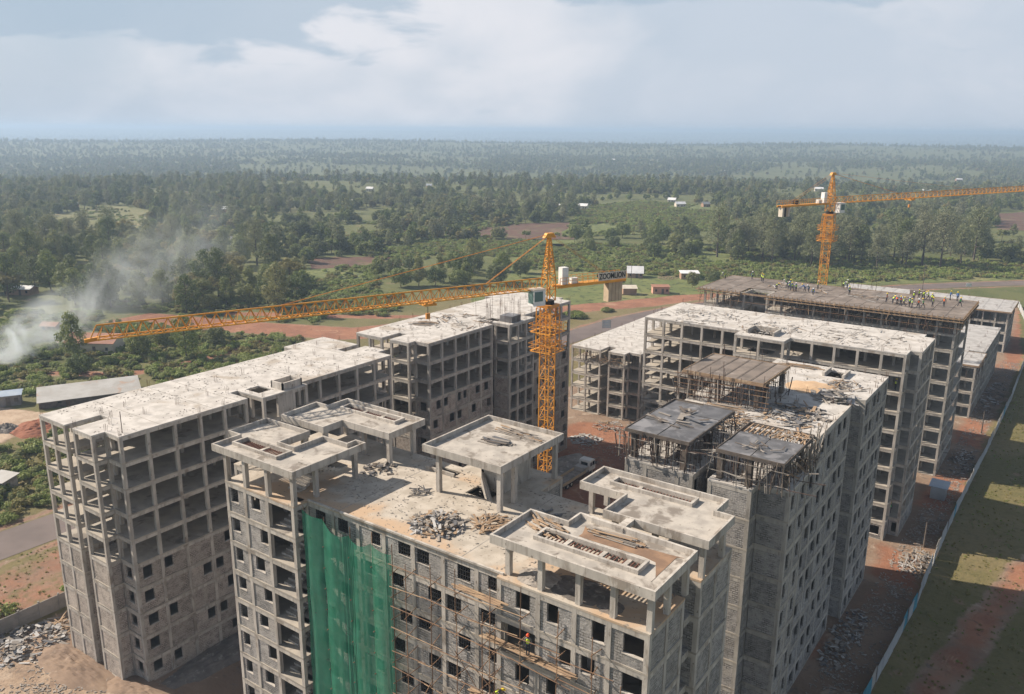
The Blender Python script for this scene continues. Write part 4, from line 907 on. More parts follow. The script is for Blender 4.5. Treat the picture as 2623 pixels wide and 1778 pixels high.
chips('small debris bits strewn over the low white roof', offset(PH,-.3),15.0,260,.04,.12,'rubble_dark',6)
chips('rubbish strewn over the bare ground at the lower left', [(-103,28),(-96,28),(-78,36),(-78,60),(-81,41),(-96,41),(-103,50)],.03,1500,.05,.16,'rubble',7)
chips('rubbish strewn over the ground between the tin fence and the blocks', [(-20.3,70),(-14.4,70),(-13.8,260),(-18,260),(-18.5,128)],.03,3800,.05,.18,'rubble',8)
chips('rubbish strewn over the red yard behind the near block', [(-80,118),(-40,118),(-36,128),(-66,150),(-80,150)],.03,1800,.05,.18,'rubble',9)

# ---------------------------------------------------------------- scaffold and net on the near facade
SC = empty('pole_scaffold', (-33,42.8,0), 'rough timber pole scaffold against the near facade beside the green net', 'scaffold')
std = [(-40.6,28.6),(-38.0,29.4),(-35.5,29.9),(-33.0,27.2),(-32.3,29.5),(-31.85,26.6),(-29.6,30.5),(-26.5,29.7),(-23.7,28.8),(-21.5,26.0)]
for i,(x,zt) in enumerate(std):
    z = 0.; 
    while z < zt:                              # each standard is a chain of lashed poles
        z2 = min(z+5.2, zt); j = lambda: random.uniform(-.06,.06)
        MB().tube((x+j(),42.75+j(),max(z-.5,0)),(x+j(),42.75+j(),z2),.045,.035,n=5).obj('standard','bamboo',SC); z = z2
    k = 0; z = 6.4+random.uniform(0,.8)
    while z < zt-1:
        MB().tube((x+.05,42.45,z+random.uniform(-.1,.1)),(x+random.uniform(-.25,.25),44.0,z+random.uniform(-.1,.25)),.04,n=5).obj('putlog','bamboo',SC); z += 1.75
for z in (8.5,11.2,13.6,16.2,18.6,20.4,22.3,24.3,26.2,28.0):
    x = -42.0
    while x < -21.5:
        l = random.uniform(3.2,5.6)
        if not (z > 27 and x > -30) and random.random() < .86: MB().tube((x-.3,42.68+random.uniform(-.06,.06),z+random.uniform(-.25,.25)),(min(x+l,-21),42.68+random.uniform(-.06,.06),z+random.uniform(-.35,.35)),.04,.032,n=5).obj('ledger','timber' if random.random() < .4 else 'bamboo',SC)
        x += l*.85
for x0,x1,z in ((-33.4,-28.4,25.0),(-29.2,-25.4,24.82),(-36.0,-31.4,28.2),(-34.5,-30.2,19.6)):
    for k in range(3): e = random.uniform(-.35,.35); MB().bar((x0+e,42.95+k*.24,z),(x1+e,42.95+k*.24,z-.08),.2,.04).obj('scaffold_plank','timber',SC)
for i in range(10):
    x = random.uniform(-41,-24); z = random.uniform(9,24); MB().tube((x,42.6,z),(x+random.uniform(-2.2,2.2),42.6,z+random.uniform(1.2,3.4)),.035,n=5).obj('brace','bamboo',SC)
def net():
    R = empty('safety_net', (-47.5,42.8,0), 'green mesh net hanging down the near facade', 'net')
    xs = [(-52.75,-50.2,29.75,29.55),(-50.2,-47.1,29.5,28.9),(-47.1,-44.5,29.0,29.1),(-44.5,-42.3,29.0,28.75)]
    for q,(xa,xb,za,zb) in enumerate(xs):
        nx, nz_ = 40, 150; mb = MB()
        for j in range(nz_+1):
            for i in range(nx+1):
                u = i/nx; v = j/nz_; top = za+(zb-za)*u-(.55*sin(pi*u) if q in (1,2) else .12*sin(pi*u)); z = 1.2+(top-1.2)*v
                x = xa+(xb-xa)*u+.10*noise.noise(Vector((u*3,z*.3,q)))
                fold = max(0, 1-abs(u-(.92 if q % 2 else .1))/.22)                       # gathered cloth beside a pole
                y = 42.95-.22*sin(pi*u)*(.7+.5*noise.noise(Vector((u*1.4,z*.11,q*5.)))) - .05*noise.noise(Vector((x*1.2,z*.18,q*3.)))
                y -= fold*(.10*sin(u*55+z*.22+q)+.05*sin(u*31-z*.4))*(.4+.6*abs(noise.noise(Vector((z*.13,q*4.,2)))))
                y -= .06*max(0,sin(z*1.6+u*2.4+q))*max(0,noise.noise(Vector((z*.3,u*2,q*7.+1))))
                mb.v.append((x,y,z))
        for j in range(nz_):
            for i in range(nx): a = j*(nx+1)+i; mb.f.append((a,a+1,a+nx+2,a+nx+1))
        o = mb.obj('net_panel','net_green',R); smooth(o.data)
    for x in (-52.7,-50.2,-47.1,-44.5,-42.35): MB().tube((x,43.06,0),(x+random.uniform(-.1,.1),43.06,30.1-random.random()*.5),.05,.04,n=5).obj('net_pole','bamboo',R)
    for z in range(3,29,2):
        for x in (-50.2,-47.1,-44.5,-42.35): MB().tube((x,42.8,z),(x+random.uniform(-.2,.3),44.0,z+random.uniform(-.1,.3)),.04,n=5).obj('putlog','bamboo',R)
net()

# ---------------------------------------------------------------- people
def skin_body(name, joints, eds, regions, mats):
    me = bpy.data.meshes.new(name+'_cage'); names = list(joints); ix = {n:i for i,n in enumerate(names)}
    me.from_pydata([joints[n][0] for n in names], [(ix[a],ix[b]) for a,b in eds], [])
    o = bpy.data.objects.new(name+'_cage', me); COL.objects.link(o)
    md = o.modifiers.new('skin','SKIN'); md.use_smooth_shade = True; ss = o.modifiers.new('sub','SUBSURF'); ss.levels = 1; ss.render_levels = 1
    for i, n in enumerate(names): r = joints[n][1]; me.skin_vertices[0].data[i].radius = r if isinstance(r, tuple) else (r, r)
    me.skin_vertices[0].data[0].use_root = True
    bpy.context.view_layer.update(); out = bpy.data.meshes.new_from_object(o.evaluated_get(bpy.context.evaluated_depsgraph_get())); bpy.data.objects.remove(o)
    out.name = name; out.materials.clear()
    for m in mats: out.materials.append(MAT[m])
    segs = [(Vector(joints[a][0]), Vector(joints[b][0]), regions.get((a,b),0)) for a,b in eds]
    for p in out.polygons:
        c = p.center; best = None
        for a, b, r in segs:
            d = b-a; t = min(max((c-a).dot(d)/max(d.length_squared,1e-9),0),1); q = (c-a-d*t).length
            if best is None or q < best[0]: best = (q, r)
        p.material_index = best[1]
    return out
def pose(kind):
    # lean of the trunk, arm and leg swing
    if kind == 'stand': L_, hip, arms, legs = .04, .92, ((.05,-.1),(.12,-.2)), (.03,-.05)
    elif kind == 'bend': L_, hip, arms, legs = .95, .88, ((.5,-.5),(.45,-.55)), (.08,-.1)
    elif kind == 'walk': L_, hip, arms, legs = .10, .90, ((.25,-.12),(-.2,-.2)), (.22,-.24)
    else: L_, hip, arms, legs = .10, .92, ((.38,.02),(.32,-.06)), (.05,-.04)   # reach
    sx = lambda d: sin(L_)*d; cz = lambda d: hip+cos(L_)*d
    J = {'pelvis': ((0,0,hip),(.15,.12)), 'waist': ((sx(.16),0,cz(.16)),(.14,.11)), 'chest': ((sx(.40),0,cz(.40)),(.165,.12)), 'neck': ((sx(.56),0,cz(.56)),.06), 'head0': ((sx(.62)+.01,0,cz(.62)),.075), 'head': ((sx(.72)+.02,0,cz(.72)),.095), 'crown': ((sx(.80)+.02,0,cz(.80)),.075)}
    E_ = [('pelvis','waist'),('waist','chest'),('chest','neck'),('neck','head0'),('head0','head'),('head','crown')]; Rg = {('waist','chest'):1,('chest','neck'):1,('neck','head0'):2,('head0','head'):2,('head','crown'):2,('pelvis','waist'):1}
    for s, (sw, dz), lg in ((1,arms[0],legs[0]),(-1,arms[1],legs[1])):
        t = 'L' if s > 0 else 'R'; sh = Vector((sx(.48), s*.20, cz(.48)))
        el = sh+Vector((sw*.45, s*.06, -.27 if dz < 0 else -.2)); wr = el+Vector((sw*.65+.05, -s*.01, -.24 if dz < 0 else -.02)); hd = wr+Vector((sw*.2+.02,0,-.08 if dz < 0 else 0))
        J['sh'+t] = (tuple(sh),.066); J['el'+t] = (tuple(el),.050); J['wr'+t] = (tuple(wr),.038); J['hd'+t] = (tuple(hd),(.045,.028)); J['th'+t] = (tuple(wr+Vector((.05,-s*.035,-.035))),.016)
        E_ += [('chest','sh'+t),('sh'+t,'el'+t),('el'+t,'wr'+t),('wr'+t,'hd'+t),('wr'+t,'th'+t)]; Rg.update({('chest','sh'+t):1,('sh'+t,'el'+t):1,('el'+t,'wr'+t):1,('wr'+t,'hd'+t):2,('wr'+t,'th'+t):2})
        hp = Vector((0,s*.09,hip-.06)); kn = Vector((lg*.75+.03,s*.10,.50)); an = Vector((lg*1.5,s*.10,.085)); to = an+Vector((.16,s*.02,-.045))
        J['hp'+t] = (tuple(hp),.098); J['kn'+t] = (tuple(kn),.068); J['an'+t] = (tuple(an),.048); J['to'+t] = (tuple(to),(.045,.035))
        E_ += [('pelvis','hp'+t),('hp'+t,'kn'+t),('kn'+t,'an'+t),('an'+t,'to'+t)]; Rg.update({('an'+t,'to'+t):3})
    hc = Vector(J['head'][0]); face = Vector((cos(L_*.6),0,-sin(L_*.6)))
    V = {k: J[k] for k in ('pelvis','waist','chest')}
    vest = {'a': (J['pelvis'][0],(.172,.142)), 'b': (J['waist'][0],(.165,.135)), 'c': (J['chest'][0],(.192,.15)), 'd': ((sx(.50),0,cz(.50)),(.155,.11))}
    return J, E_, Rg, vest, hc, L_
PPL = {}
def people_protos():
    for kind in ('stand','bend','walk','reach'):
        J, E_, Rg, vest, hc, L_ = pose(kind)
        for sh in ('shirt_blue','shirt_grey'): PPL[kind,'body',sh] = skin_body('body', J, E_, Rg, ('trousers',sh,'skin','boots'))
        for v in ('vest_yellow','vest_orange','vest_green','vest_blue'): PPL[kind,'vest',v] = skin_body('vest', vest, [('a','b'),('b','c'),('c','d')], {}, (v,))
        mb = MB(); n = 10; c = hc+Vector((0,0,.035))
        for j in range(4):
            ph = j*pi/6.2
            for i in range(n): a = 2*pi*i/n; mb.v.append((c.x+.135*cos(ph)*cos(a)*1.08, c.y+.125*cos(ph)*sin(a), c.z+.125*sin(ph)))
        for j in range(3):
            for i in range(n): k = (i+1)%n; mb.f.append((j*n+i,j*n+k,(j+1)*n+k,(j+1)*n+i))
        mb.f.append(tuple(3*n+i for i in range(n))); mb.box(c.x+.06,c.x+.20,c.y-.10,c.y+.10,c.z-.012,c.z+.008)
        for h in ('helmet_yellow','helmet_white','helmet_red'): PPL[kind,'helmet',h] = mb.mesh('helmet',h)
people_protos()
VN = {'vest_yellow':'yellow-green vest','vest_orange':'orange vest','vest_green':'green vest','vest_blue':'blue overalls'}; HN = {'helmet_yellow':'yellow helmet','helmet_white':'white helmet','helmet_red':'red helmet'}
PN = {'stand':'standing','bend':'bending over','walk':'walking','reach':'reaching forward'}
def person(x, y, z, kind, vest, helm, rz, where, group, label=None, sc=1.):
    R = empty('person', (x,y,z), label or 'worker in %s and %s %s %s' % (VN[vest],HN[helm],PN[kind],where), 'person', group); R.rotation_euler.z = rz; R.scale = (sc,sc,sc)
    sh = 'shirt_blue' if vest == 'vest_blue' or random.random() < .4 else 'shirt_grey'
    for nm, me in (('body',PPL[kind,'body',sh]),('vest',PPL[kind,'vest',vest]),('helmet',PPL[kind,'helmet',helm])):
        o = bpy.data.objects.new(nm, me); COL.objects.link(o); o.parent = R
WK = [(-58.2,174.1),(-53.2,167.8),(-52.4,172.2),(-50.9,168.8),(-50.1,168.1),(-49.3,168.0),(-47.9,169.3),(-47.2,169.6),(-45.4,166.4),(-46.4,173.0),(-41.9,178.2),(-39.6,170.8),(-32.0,167.3),(-30.8,167.0),(-30.0,167.0),(-29.2,165.9),(-28.6,165.5),(-27.7,166.0),(-27.0,164.6),(-28.2,172.5),(-27.8,175.3),(-27.2,175.7),(-26.6,174.2),(-26.0,174.8),(-26.1,165.4),(-25.4,166.1),(-22.5,169.8),(-22.6,177.4),(-21.3,177.2),(-20.1,171.6),(-66.4,173.6),(-61.4,176.4),(-58.9,175.2),(-51.5,171.2),(-42.6,177.6),(-25.0,172.6),(-24.2,168.4)]
ORG = {12,14,15,24,26}; BLU = {6,27,28}
for i,(x,y) in enumerate(WK):
    v = 'vest_orange' if i in ORG else 'vest_blue' if i in BLU else 'vest_green' if i in (2,25,29) else 'vest_yellow'
    person(x,y,30.11,random.choice(('stand','stand','bend','walk','reach')),v,random.choice(('helmet_yellow','helmet_yellow','helmet_white')) if i != 9 else 'helmet_white',random.uniform(0,6.28),'on the broad brown deck','workers on the brown deck',sc=1.05)
person(-29.2,43.15,24.95,'stand','vest_yellow','helmet_red',-1.2,'','workers on the near facade','worker in yellow vest and red helmet on the near scaffold planks')
person(-32.1,43.15,19.6,'bend','vest_yellow','helmet_yellow',.3,'','workers on the near facade','worker in yellow vest low on the near scaffold, at the picture edge')
for i,(x,y,z,v,t) in enumerate(((-26.4,130.4,24,'vest_green','in the open storey below the white roof, leftmost of three'),(-23.4,130.2,24,'vest_green','in the open storey below the white roof, middle of three'),(-22.2,130.4,24,'vest_yellow','in the open storey below the white roof, rightmost of three'),(-21.2,133.4,3,'vest_green','near the ground floor of the long white-roofed block'))):
    person(x,y,z,'stand',v,'helmet_yellow',random.random()*6,'','workers in the open storeys','worker in bright vest '+t)
for i,(x,y,z,k,v,t) in enumerate(((-21.75,78.4,15,'reach','vest_blue','two open storeys above the yellow-vested ones'),(-21.75,80.0,15,'stand','vest_blue','beside another in blue'),(-21.7,79.0,12,'stand','vest_yellow','just below the workers in blue'),(-21.7,78.2,6,'reach','vest_yellow','lowest of the row'),(-21.7,79.6,3,'stand','vest_yellow','next to the ground'))):
    person(x,y,z+.02,k,v,'helmet_yellow',.2,'','workers in the shaded stair bay','worker in %s in the shaded stair bay, %s' % (VN[v],t))
for y,z,t in ((77.6,18,'middle of the height'),(78.6,24,'highest of the row')): person(-21.75,y,z+.02,'stand','vest_yellow','helmet_yellow',.1,'','workers in the shaded stair bay','worker in yellow-green vest in the shaded stair bay, '+t)

# ---------------------------------------------------------------- fences, huts, lorry, poles
FN = empty('tin_fence', (-13.2,160,0), 'long corrugated tin fence between the site and the grass', 'fence')
def corr(L, h, m, pitch=.2, d=.03):
    mb = MB(); n = int(L/pitch)*2
    for i in range(n+1):
        x = L*i/n; y = d if i % 2 else -d
        mb.v += [(x,y,0),(x,y,h),(x,y+.012,0),(x,y+.012,h)]
    for i in range(n): a = 4*i; mb.f += [(a,a+4,a+5,a+1),(a+2,a+3,a+7,a+6),(a+1,a+5,a+7,a+3)]
    return mb.mesh('tin_sheet', m)
fm = {m: corr(2.5,2.15,m) for m in ('fence_grey','fence_blue','tin')}
pts = [(-14.4,62),(-13.7,92),(-13.1,112),(-13.3,130),(-13.3,146),(-12.7,181),(-12.3,222),(-12.8,258),(-14,300),(-22,349)]
for (a,b),(c,d) in zip(pts, pts[1:]):
    L = hypot(c-a,d-b); n = max(1,round(L/2.5)); rz = atan2(d-b,c-a)
    for k in range(n):
        x, y = a+(c-a)*k/n, b+(d-b)*k/n
        m = 'fence_blue' if (y < 105 and random.random() < .33) or random.random() < .05 else ('tin' if random.random() < .15 else 'fence_grey')
        place(fm[m],'tin_sheet',FN,(x,y,random.uniform(-.12,.1)),rz=rz+random.uniform(-.03,.03),tilt=(random.uniform(-.05,.05),random.uniform(-.02,.02)))
        if k % 2 == 0: MB().box(x-.14,x-.06,y-.05,y+.05,-.1,2.2).obj('fence_post','timber_grey',FN)
BW = empty('boundary_wall', (-104.6,60,0), 'grey precast panel wall beside the tarmac road at the left', 'wall')
y = 12.
while y < 128:
    MB().box(-104.72,-104.5,y-.1,y+.1,-.1,2.35).obj('wall_post','precast',BW)
    for k in range(4): e = random.uniform(-.012,.012); MB().box(-104.66+e,-104.56+e,y+.1,y+2.4,.02+k*.53,.02+k*.53+.51).obj('wall_plank','precast',BW)
    y += 2.5
def house(name, label, x, y, w, d, h, rz, wm, rm, cat='house', group=None, rise=.9, door=True, mono=False, over=.35):
    R = empty(name, (x,y,relief(x,y) if hypot(x,y) > 480 else .02), label, cat, group); R.rotation_euler.z = rz
    def ob(mb, nm, m, par=R): o = link(nm, mb.mesh(nm, m), par, True); return o
    mb = MB(); hw, hd = w/2, d/2
    if mono: mb.quadbox([(-hw,-hd,-.3),(hw,-hd,-.3),(hw,hd,-.3),(-hw,hd,-.3),(-hw,-hd,h),(hw,-hd,h),(hw,hd,h+rise),(-hw,hd,h+rise)])
    else:
        mb.box(-hw,hw,-hd,hd,-.3,h); k = len(mb.v); mb.v += [(-hw,-hd,h),(-hw,hd,h),(-hw,0,h+rise),(hw,-hd,h),(hw,hd,h),(hw,0,h+rise)]; mb.f += [(k,k+2,k+1),(k+3,k+4,k+5)]
    ob(mb,'wall',wm); mb = MB(); t = .08; o = over
    if mono: s_ = rise/d; mb.quadbox([(-hw-o,-hd-o,h-o*s_+.03),(hw+o,-hd-o,h-o*s_+.03),(hw+o,hd+o,h+rise+o*s_+.03),(-hw-o,hd+o,h+rise+o*s_+.03),(-hw-o,-hd-o,h-o*s_+.03+t),(hw+o,-hd-o,h-o*s_+.03+t),(hw+o,hd+o,h+rise+o*s_+.03+t),(-hw-o,hd+o,h+rise+o*s_+.03+t)])
    else:
        s_ = rise/hd
        for sg in (-1,1):
            p = [(-hw-o,0,h+rise+.03),(hw+o,0,h+rise+.03),(hw+o,sg*(hd+o),h-o*s_+.03),(-hw-o,sg*(hd+o),h-o*s_+.03)]
            if sg > 0: p = [p[1],p[0],p[3],p[2]]
            p = p[::-1]; mb.quadbox(p+[(a,b,c+t) for a,b,c in p])
    ob(mb,'roof',rm)
    if door:
        ob(MB().box(-.45+w*.1,.45+w*.1,-hd-.03,-hd+.02,0,min(2.0,h-.15)),'door','timber_dark')
        for q in (-w*.3,w*.36): ob(MB().box(q-.4,q+.4,-hd-.025,-hd+.02,.9,min(1.8,h-.25)),'window','glass_dark')
    return R
rv = YAW
LS = house('long_shed','long tin-roofed open shed at the left beyond the boundary',-188.4,93.6,21,9,1.5,radians(64),'timber_dark','tin','shed',rise=1.0,mono=True)  # open underside: the solid dark wall box stands in for the shade beneath the roof
for i in range(15):
    o = link('shed_post', MB().box(-10.4+i*1.48,-10.3+i*1.48,-5.0,-4.9,0,1.45).mesh('shed_post','timber_dark'), LS, True)
house('kiosk','small pale tin kiosk beside the red road',-146.9,284.2,5.2,3.6,2.5,.62,'wall_mud','wall_cream','kiosk',rise=.6,mono=True,door=False)
house('kiosk','pink block kiosk with a flat dark roof beside the red road',-138.2,293.4,6.4,3.6,2.7,.62,'wall_pink','tin_rust','kiosk',rise=.25,mono=True)
house('hut','round-hipped white tin hut among the shrubs',-163.5,321,6.6,6.6,2.2,.5,'wall_mud','tin_white','hut',rise=2.4)
house('hut','mud-walled hut with a pale tin roof near the sawn timber',-142.8,331,7.6,4.2,2.6,.62,'wall_mud','tin_white','hut',rise=.5,mono=True)
house('cabin','little cabin with a pale blue tin roof beside the tin fence',-16.8,151.6,2.3,2.3,2.3,.0,'fence_grey','tin_blue','cabin',rise=.3,mono=True,door=False)
house('house','pale bungalow with a red-brown roof behind the smoke',-229,117.5,14,8,3,.55,'wall_cream','tin_rust','house',rise=1.9)
house('hut','small weathered hut beside the road hedge at the left edge',-150,57.5,3.6,3,2.2,.3,'timber_grey','tin','hut',rise=.4,mono=True)
house('site_office','small blue-roofed site office at the left edge',-198.5,79.5,6.2,3.2,2.4,1.05,'precast','tin_blue','cabin',rise=.3,mono=True)
house('shack','low grey shack half hidden by the smoke',-262,121,5,3.4,2.0,.5,'wall_mud','tin_rust','shack',rise=.9)
house('shack','long white-roofed shed among trees at the left edge',-331,144,10,5,2.4,.5,'wall_mud','tin_white','shack',rise=.9)
HS = [(-508.3,275.4),(-493.3,234.6),(-564.4,249.1),(-534.8,383.5),(-387,276.6),(-603.4,601),(-589.8,674.4),(-400.2,471.7),(-507.8,488.9),(-645.3,326.6),(-504.2,776.7),(-291.6,648.2),(-274.9,661.9),(-261.3,939.1),(-163.2,992),(-111.9,1338),(-143,1263),(-344,579.6),(-353.5,564.5),(-315.6,684.5),(-994.8,523.4),(-1166,901),(-962,884),(-1484,1014),(-1581,1102),(-1347,889),(-667,1691),(-225,1666),(-268,1438),(-430,1228),(-762,1183),(-1083,1976)]
CLEARH = []
for i,(x,y) in enumerate(HS):
    w = random.uniform(5.5,8.5)*(1.5 if hypot(x,y) > 900 else 1); d = w*.6; CLEARH.append((x,y))
    near = hypot(x,y) < 700
    house('farmhouse', 'white tin-roofed farmhouse alone in the hay field at the left' if i == 0 else 'pale tin-roofed farmhouse among the trees in the middle distance' if near else 'tiny pale-roofed farmhouse far off among the trees',x,y,w,d,2.8,.6+random.uniform(-.5,.5),'wall_cream' if i % 3 else 'wall_mud','tin_white' if i % 4 else 'tin','house','middle distance farmhouses' if near else 'far farmhouses',rise=1.6)
def lorry():
    R = empty('flatbed_lorry',(-71.6,120,.06),'white-cabbed flatbed lorry with orange side boards in the shade behind the near block','lorry'); R.rotation_euler.z = radians(90)
    def ob(mb, nm, m, par=R): return link(nm, mb.mesh(nm, m), par, True)
    # x forward
    mb = MB(); prof = [(3.6,.75),(5.65,.75),(5.75,1.5),(5.55,2.55),(5.2,2.8),(3.75,2.8),(3.6,2.6)]; n = len(prof)
    for yy, ins in ((-1.15,.06),(-1.09,0),(1.09,0),(1.15,.06)):
        cx, cz = 4.65,1.75
        for (a,b) in prof: mb.v.append((cx+(a-cx)*(1-ins),yy,cz+(b-cz)*(1-ins)))
    for k in range(3):
        for i in range(n): j = (i+1)%n; mb.f.append((k*n+i,k*n+j,(k+1)*n+j,(k+1)*n+i)[::-1])
    mb.f.append(tuple(range(n))); mb.f.append(tuple(reversed(range(3*n,4*n))))
    c = ob(mb,'cab','white_paint')
    for sy in (-1,1):
        ob(MB().box(4.55,5.35,sy*1.15-.02,sy*1.15+.02,1.7,2.45),'side_window','glass_dark',c); ob(MB().box(3.8,4.35,sy*1.15-.02,sy*1.15+.02,1.7,2.4),'side_window','glass_dark',c)
        ob(MB().box(5.68,5.78,sy*.8-.2,sy*.8+.2,.95,1.2),'headlight','white_paint',c); ob(MB().box(5.3,5.5,sy*1.4-.06,sy*1.4+.06,1.8,2.3),'mirror','black_paint',c)
    ob(MB().quadbox([(5.72,-.95,1.65),(5.76,-.95,1.65),(5.76,.95,1.65),(5.72,.95,1.65),(5.555,-.95,2.45),(5.60,-.95,2.45),(5.60,.95,2.45),(5.555,.95,2.45)]),'windscreen','glass_dark',c)
    ob(MB().box(3.57,3.62,-.7,.7,1.8,2.4),'rear_window','glass_dark',c)
    ob(MB().box(-5.6,3.5,-1.05,1.05,.75,.98),'chassis','black_paint'); ob(MB().box(-5.7,3.3,-1.22,1.22,1.0,1.14),'load_bed','timber_grey')
    for sy in (-1,1):
        for k in range(3): ob(MB().box(-5.7+k*2.6,-3.16+k*2.6,sy*1.22-.03,sy*1.22+.03,1.1,1.62),'side_board','slat_red' if k == 3 else 'ballast')
        for k in range(3): pass
    ob(MB().box(1.9,3.3,-1.1,1.1,1.15,1.95),'crate','ply_grey')
    for x in (4.6,-2.6,-3.9):
        for sy in (-1,1):
            w = ob(MB().tube((x,sy*.82,.5),(x,sy*1.12,.5),.5,n=16),'wheel','rubber'); ob(MB().tube((x,sy*1.11,.5),(x,sy*1.14,.5),.26,n=10),'rim','tin',w)
lorry()
def upole(x, y, h, label, arm=True):
    R = empty('utility_pole',(x,y,0),label,'pole'); MB().tube((x,y,-.2),(x,y,h),.14,.09,n=8).obj('pole_shaft','timber_dark',R)
    if arm: MB().bar((x-.9,y+.5,h-.5),(x+.9,y-.5,h-.5),.12).obj('cross_arm','timber_dark',R)
upole(-56.7,364,10.5,'wooden power pole beside the tarmac road at the right'); upole(-156.5,304,8,'wooden pole between the kiosks and the white hut',False); upole(-15.4,130.5,4.2,'thin pole beside the timber heap at the tin fence',False); upole(-15.0,192,5,'thin pole on the red ground beside the tin fence',False)
sg = empty('road_sign',(-41.6,374,0),'white board sign on the grass beside the far road','sign'); MB().tube((-41.6,374,0),(-41.6,374,2.2),.05).obj('post','tin',sg); MB().bar((-42.5,373.4,2.3),(-40.7,374.6,2.3),.06,1.2).obj('board','white_paint',sg)
sg = empty('site_board',(-121.6,221,0),'dark notice board on two posts beside the tarmac road','sign')
for q in (-1.1,1.1): MB().tube((-121.6+q*.8,221+q*.6,0),(-121.6+q*.8,221+q*.6,4.6),.07).obj('post','tin',sg)
for k in range(5): MB().bar((-122.7,220.2,2.4+k*.5),(-120.5,221.8,2.4+k*.5),.05,.4).obj('slat','tin_blue',sg)

# ---------------------------------------------------------------- vegetation
def tree_mesh(seed, H, kind, nleaf, leaf, trunkm='bark'):
    """returns (trunk mesh, crown mesh): clumps of small leaf faces round the ends of limbs"""
    rnd = random.Random(seed); tb = MB(); clumps = []
    if kind == 'round':   W_, th, nc, cr = H*.46, H*.17, 24, H*.16
    elif kind == 'euc':   W_, th, nc, cr = H*.25, H*.20, 26, H*.105
    elif kind == 'tall':  W_, th, nc, cr = H*.28, H*.14, 20, H*.125
    else:                 W_, th, nc, cr = H*.52, H*.50, 22, H*.13       # flat-topped
    bend = (rnd.uniform(-.04,.04)*H, rnd.uniform(-.04,.04)*H)
    tb.tube((0,0,-.3),(bend[0],bend[1],th),H*.022,H*.016,n=6); tb.tube((bend[0],bend[1],th),(bend[0]*1.4,bend[1]*1.4,H*.85),H*.016,H*.004,n=5)
    for i in range(nc):
        t = (i+.5)/nc; a = i*2.399+rnd.uniform(-.4,.4)
        if kind == 'round': zz = th+(H-th)*(.10+.80*t); w = W_*math.sqrt(max(.05,1-((zz-th)/(H-th)*2-.85)**2))*rnd.uniform(.55,.95)
        elif kind == 'euc': zz = H*(.30+.66*t); w = W_*(1-.55*t)*rnd.uniform(.35,1.05)
        elif kind == 'tall': zz = th+(H-th)*(.06+.88*t); w = W_*sin(pi*min(1,.18+.78*t))*rnd.uniform(.4,1.0)
        else: zz = H*rnd.uniform(.66,.92); w = W_*math.sqrt(t)*rnd.uniform(.8,1.0); zz -= .12*H*(w/W_)**2
        c = Vector((bend[0]+w*cos(a), bend[1]+w*sin(a), zz)); r = cr*rnd.uniform(.75,1.3); clumps.append((c, r))
        if i % 2 == 0: tb.tube((bend[0],bend[1],min(zz*.8,H*.75)),tuple(c),H*.008,H*.003,n=4,cap=False)
    cb = MB(); tot = sum(r*r for _, r in clumps)
    for c, r in clumps:
        n = int(nleaf*r*r/tot)
        for k in range(n):
            d = Vector((rnd.gauss(0,1),rnd.gauss(0,1),rnd.gauss(0,1))).normalized(); q = c+Vector((d.x,d.y,d.z*.8))*(r*(rnd.random()**.28)); s_ = leaf*rnd.uniform(.6,1.35)
            nn = (d+Vector((rnd.uniform(-.5,.5),rnd.uniform(-.5,.5),rnd.uniform(-.25,.6)))).normalized(); u = nn.orthogonal().normalized(); v = nn.cross(u); an = rnd.uniform(0,6.28); uu = (u*cos(an)+v*sin(an))*s_; vv = nn.cross(uu)*.62
            k0 = len(cb.v); cb.v += [tuple(q-uu*.5),tuple(q+vv*.5),tuple(q+uu*.5),tuple(q-vv*.5)]; cb.f.append((k0,k0+1,k0+2,k0+3))
    return tb, cb
KINDS = [('round','leaf_dark',9.5,'rounded dark green tree'),('round','leaf_mid',8.5,'spreading mid-green tree'),('tall','leaf_mid',13.,'tall narrow leafy tree'),('euc','leaf_euc',19.,'tall pale-green gum tree'),('flat','leaf_yellow',10.,'flat-topped yellowish tree'),('tall','leaf_dark',15.,'tall dark tree')]
PROTO = []
for i,(k,m,H,_) in enumerate(KINDS):
    for v in range(2):
        t, c = tree_mesh(100+i*7+v, H*(1+.12*v), k, 2600 if k != 'euc' else 3200, .62 if k != 'euc' else .55)
        PROTO.append((i, t.mesh('trunk','bark'), c.mesh('crown',m)))
TREES = []
def tree(x, y, ki, sc=1., where='', group=''):
    i, t, c = random.choice([p for p in PROTO if p[0] == ki]); z = relief(x,y) if hypot(x,y) > 480 else 0
    R = empty('tree',(x,y,z),KINDS[ki][3]+' '+where,'tree',group,rz=random.uniform(0,6.28)); R.scale = (sc*random.uniform(.88,1.12),sc*random.uniform(.88,1.12),sc*random.uniform(.85,1.15))
    for nm, me in (('trunk',t),('crown',c)): o = bpy.data.objects.new(nm,me); COL.objects.link(o); o.parent = R
    TREES.append((x,y))
def scatter(P, n, mind, rnd, ok=lambda x,y: True, tries=40):
    xs = [p[0] for p in P]; ys = [p[1] for p in P]; out = []
    for _ in range(n*tries):
        if len(out) >= n: break
        x, y = rnd.uniform(min(xs),max(xs)), rnd.uniform(min(ys),max(ys))
        if inpoly(x,y,P) and ok(x,y) and all((x-a)**2+(y-b)**2 > mind*mind for a,b in out) and all((x-a)**2+(y-b)**2 > 120 for a,b in CLEARH): out.append((x,y))
    return out
rv = random.Random(11)
WL = [(-470,262),(-358.8,274),(-240,207),(-222,180),(-250,162),(-285,148),(-300,130),(-340,118),(-430,160),(-480,200)]
